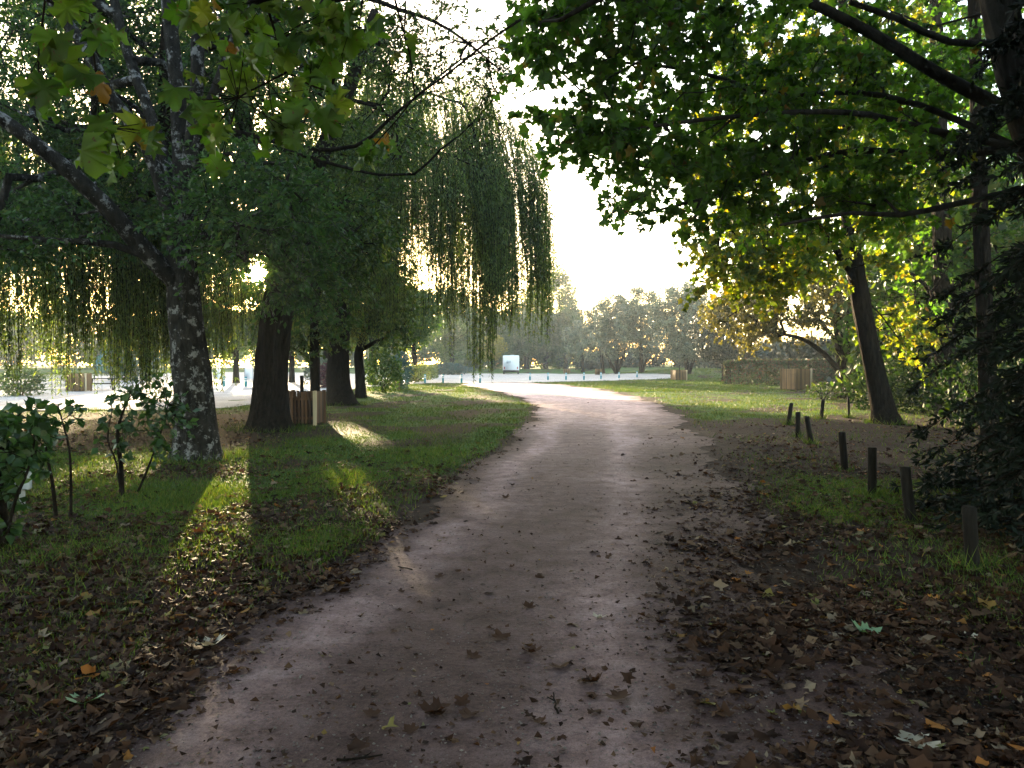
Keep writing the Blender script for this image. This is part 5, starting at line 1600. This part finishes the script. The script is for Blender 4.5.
# single fallen leaves that can be told from the litter
def fallen(px, py, size, mat, label, seed, group=None, yaw=None):
    r = np.random.default_rng(seed)
    b = G(px, py); b = np.array([b[0], b[1], float(hgt(b[0], b[1])) + .014])
    V0, F0 = LOBEF
    V = V0.copy() * size
    cu = r.uniform(.3, 1.3)
    V[:, 0] -= .4 * size
    V[:, 2] = np.abs(V0[:, 1]) ** 1.7 * size * cu * .8 + ((V0[:, 0] - .4) ** 2) * size * r.uniform(0, .9) + r.normal(0, .012, len(V)) * size
    V[:, 2] -= V[:, 2].min()
    o = build('fallen_leaf', V, F0, mat)
    o.location = b; o.rotation_euler = (r.normal(0, .1), r.normal(0, .1), r.uniform(0, 6.28) if yaw is None else yaw)
    tag(o, label, 'leaf', group)
    return o
FL = 'single fallen leaves on the ground'
fallen(868, 636, .15, M['litter_green'], 'pale green fallen leaf on the dark soil right of the path', 1, FL)
fallen(966, 640, .12, M['litter_pale'], 'pale cream fallen leaf on the dark soil under the conifer', 2, FL)
fallen(915, 745, .16, M['litter_pale'], 'large pale curled leaf near the bottom right corner', 3, FL)
fallen(936, 603, .09, M['litter_orange'], 'orange fallen leaf on the dark soil below the nearest posts', 4, FL)
fallen(862, 534, .1, M['litter_orange'], 'yellow-orange fallen leaf beside the grass patch by the posts', 5, FL)
fallen(88, 705, .16, M['litter_green'], 'pale green fallen leaf among brown litter at bottom left', 6, FL)
fallen(212, 648, .15, M['litter_pale'], 'pale fallen leaf at the left edge of the path', 7, FL)
fallen(598, 620, .08, M['litter_pale'], 'small pale fallen leaf on the middle of the path', 8, FL)
r = np.random.default_rng(104)
src = [fallen(437, 714, .12, M['litter'], 'dry brown fallen leaf lying alone on the dirt path', 9 + q_, 'dry brown leaves lying alone on the dirt path') for q_ in range(1)]
shapes = [src[0].data]
for q_ in range(5):
    o = fallen(500 + q_ * 30, 640 + 15 * q_, .11, M['litter'], 'dry brown fallen leaf lying alone on the dirt path', 20 + q_, 'dry brown leaves lying alone on the dirt path')
    shapes.append(o.data)
for q_ in range(30):
    px = r.uniform(250, 790); py = 440 + 320 * r.uniform(0, 1) ** .8
    b = G(px, py)
    if not (path_left(b[1]) + .1 < b[0] < path_right(b[1]) - .1): continue
    o = src[0].copy(); o.data = shapes[q_ % 6]; COL.objects.link(o)
    o.location = (b[0], b[1], float(hgt(b[0], b[1])) + .014); o.rotation_euler = (r.normal(0, .15), r.normal(0, .15), r.uniform(0, 6.28))
    s_ = r.uniform(.35, .8); o.scale = (s_, s_, s_)

# twigs on the path
def twig(px, py, L, label, seed):
    r = np.random.default_rng(seed)
    b = G(px, py); a = r.uniform(0, 3.14)
    s_ = np.linspace(-.5, .5, 8)
    P = np.column_stack([np.cos(a) * s_ * L + np.sin(a) * r.normal(0, .02, 8) * L, np.sin(a) * s_ * L * 1 + np.cos(a) * r.normal(0, .02, 8) * L, np.full(8, .017)])
    mb = MB(); mb.tube(P, np.linspace(.006, .003, 8), 6, .1, seed)
    e = P[4] + np.array([math.cos(a + .7), math.sin(a + .7), .05]) * L * .25
    mb.tube(np.array([P[4], (P[4] + e) / 2, e]), [.004, .003, .002], 5)
    o = mb.build('twig', M['bark_dark']); o.location = (b[0], b[1], float(hgt(b[0], b[1])))
    tag(o, label, 'twig', 'twigs fallen on the path')
twig(555, 706, .22, 'dark twig beside a dry leaf near the bottom centre of the path', 1)
twig(735, 489, .5, 'long dark twig on the leaf-strewn right edge of the path, level with the middle post', 2)
twig(360, 762, .18, 'short twig at the very bottom of the path left of centre', 3)
twig(690, 553, .3, 'thin twig lying on the right half of the path', 4)
twig(405, 570, .16, 'small twig on the left half of the path', 5)
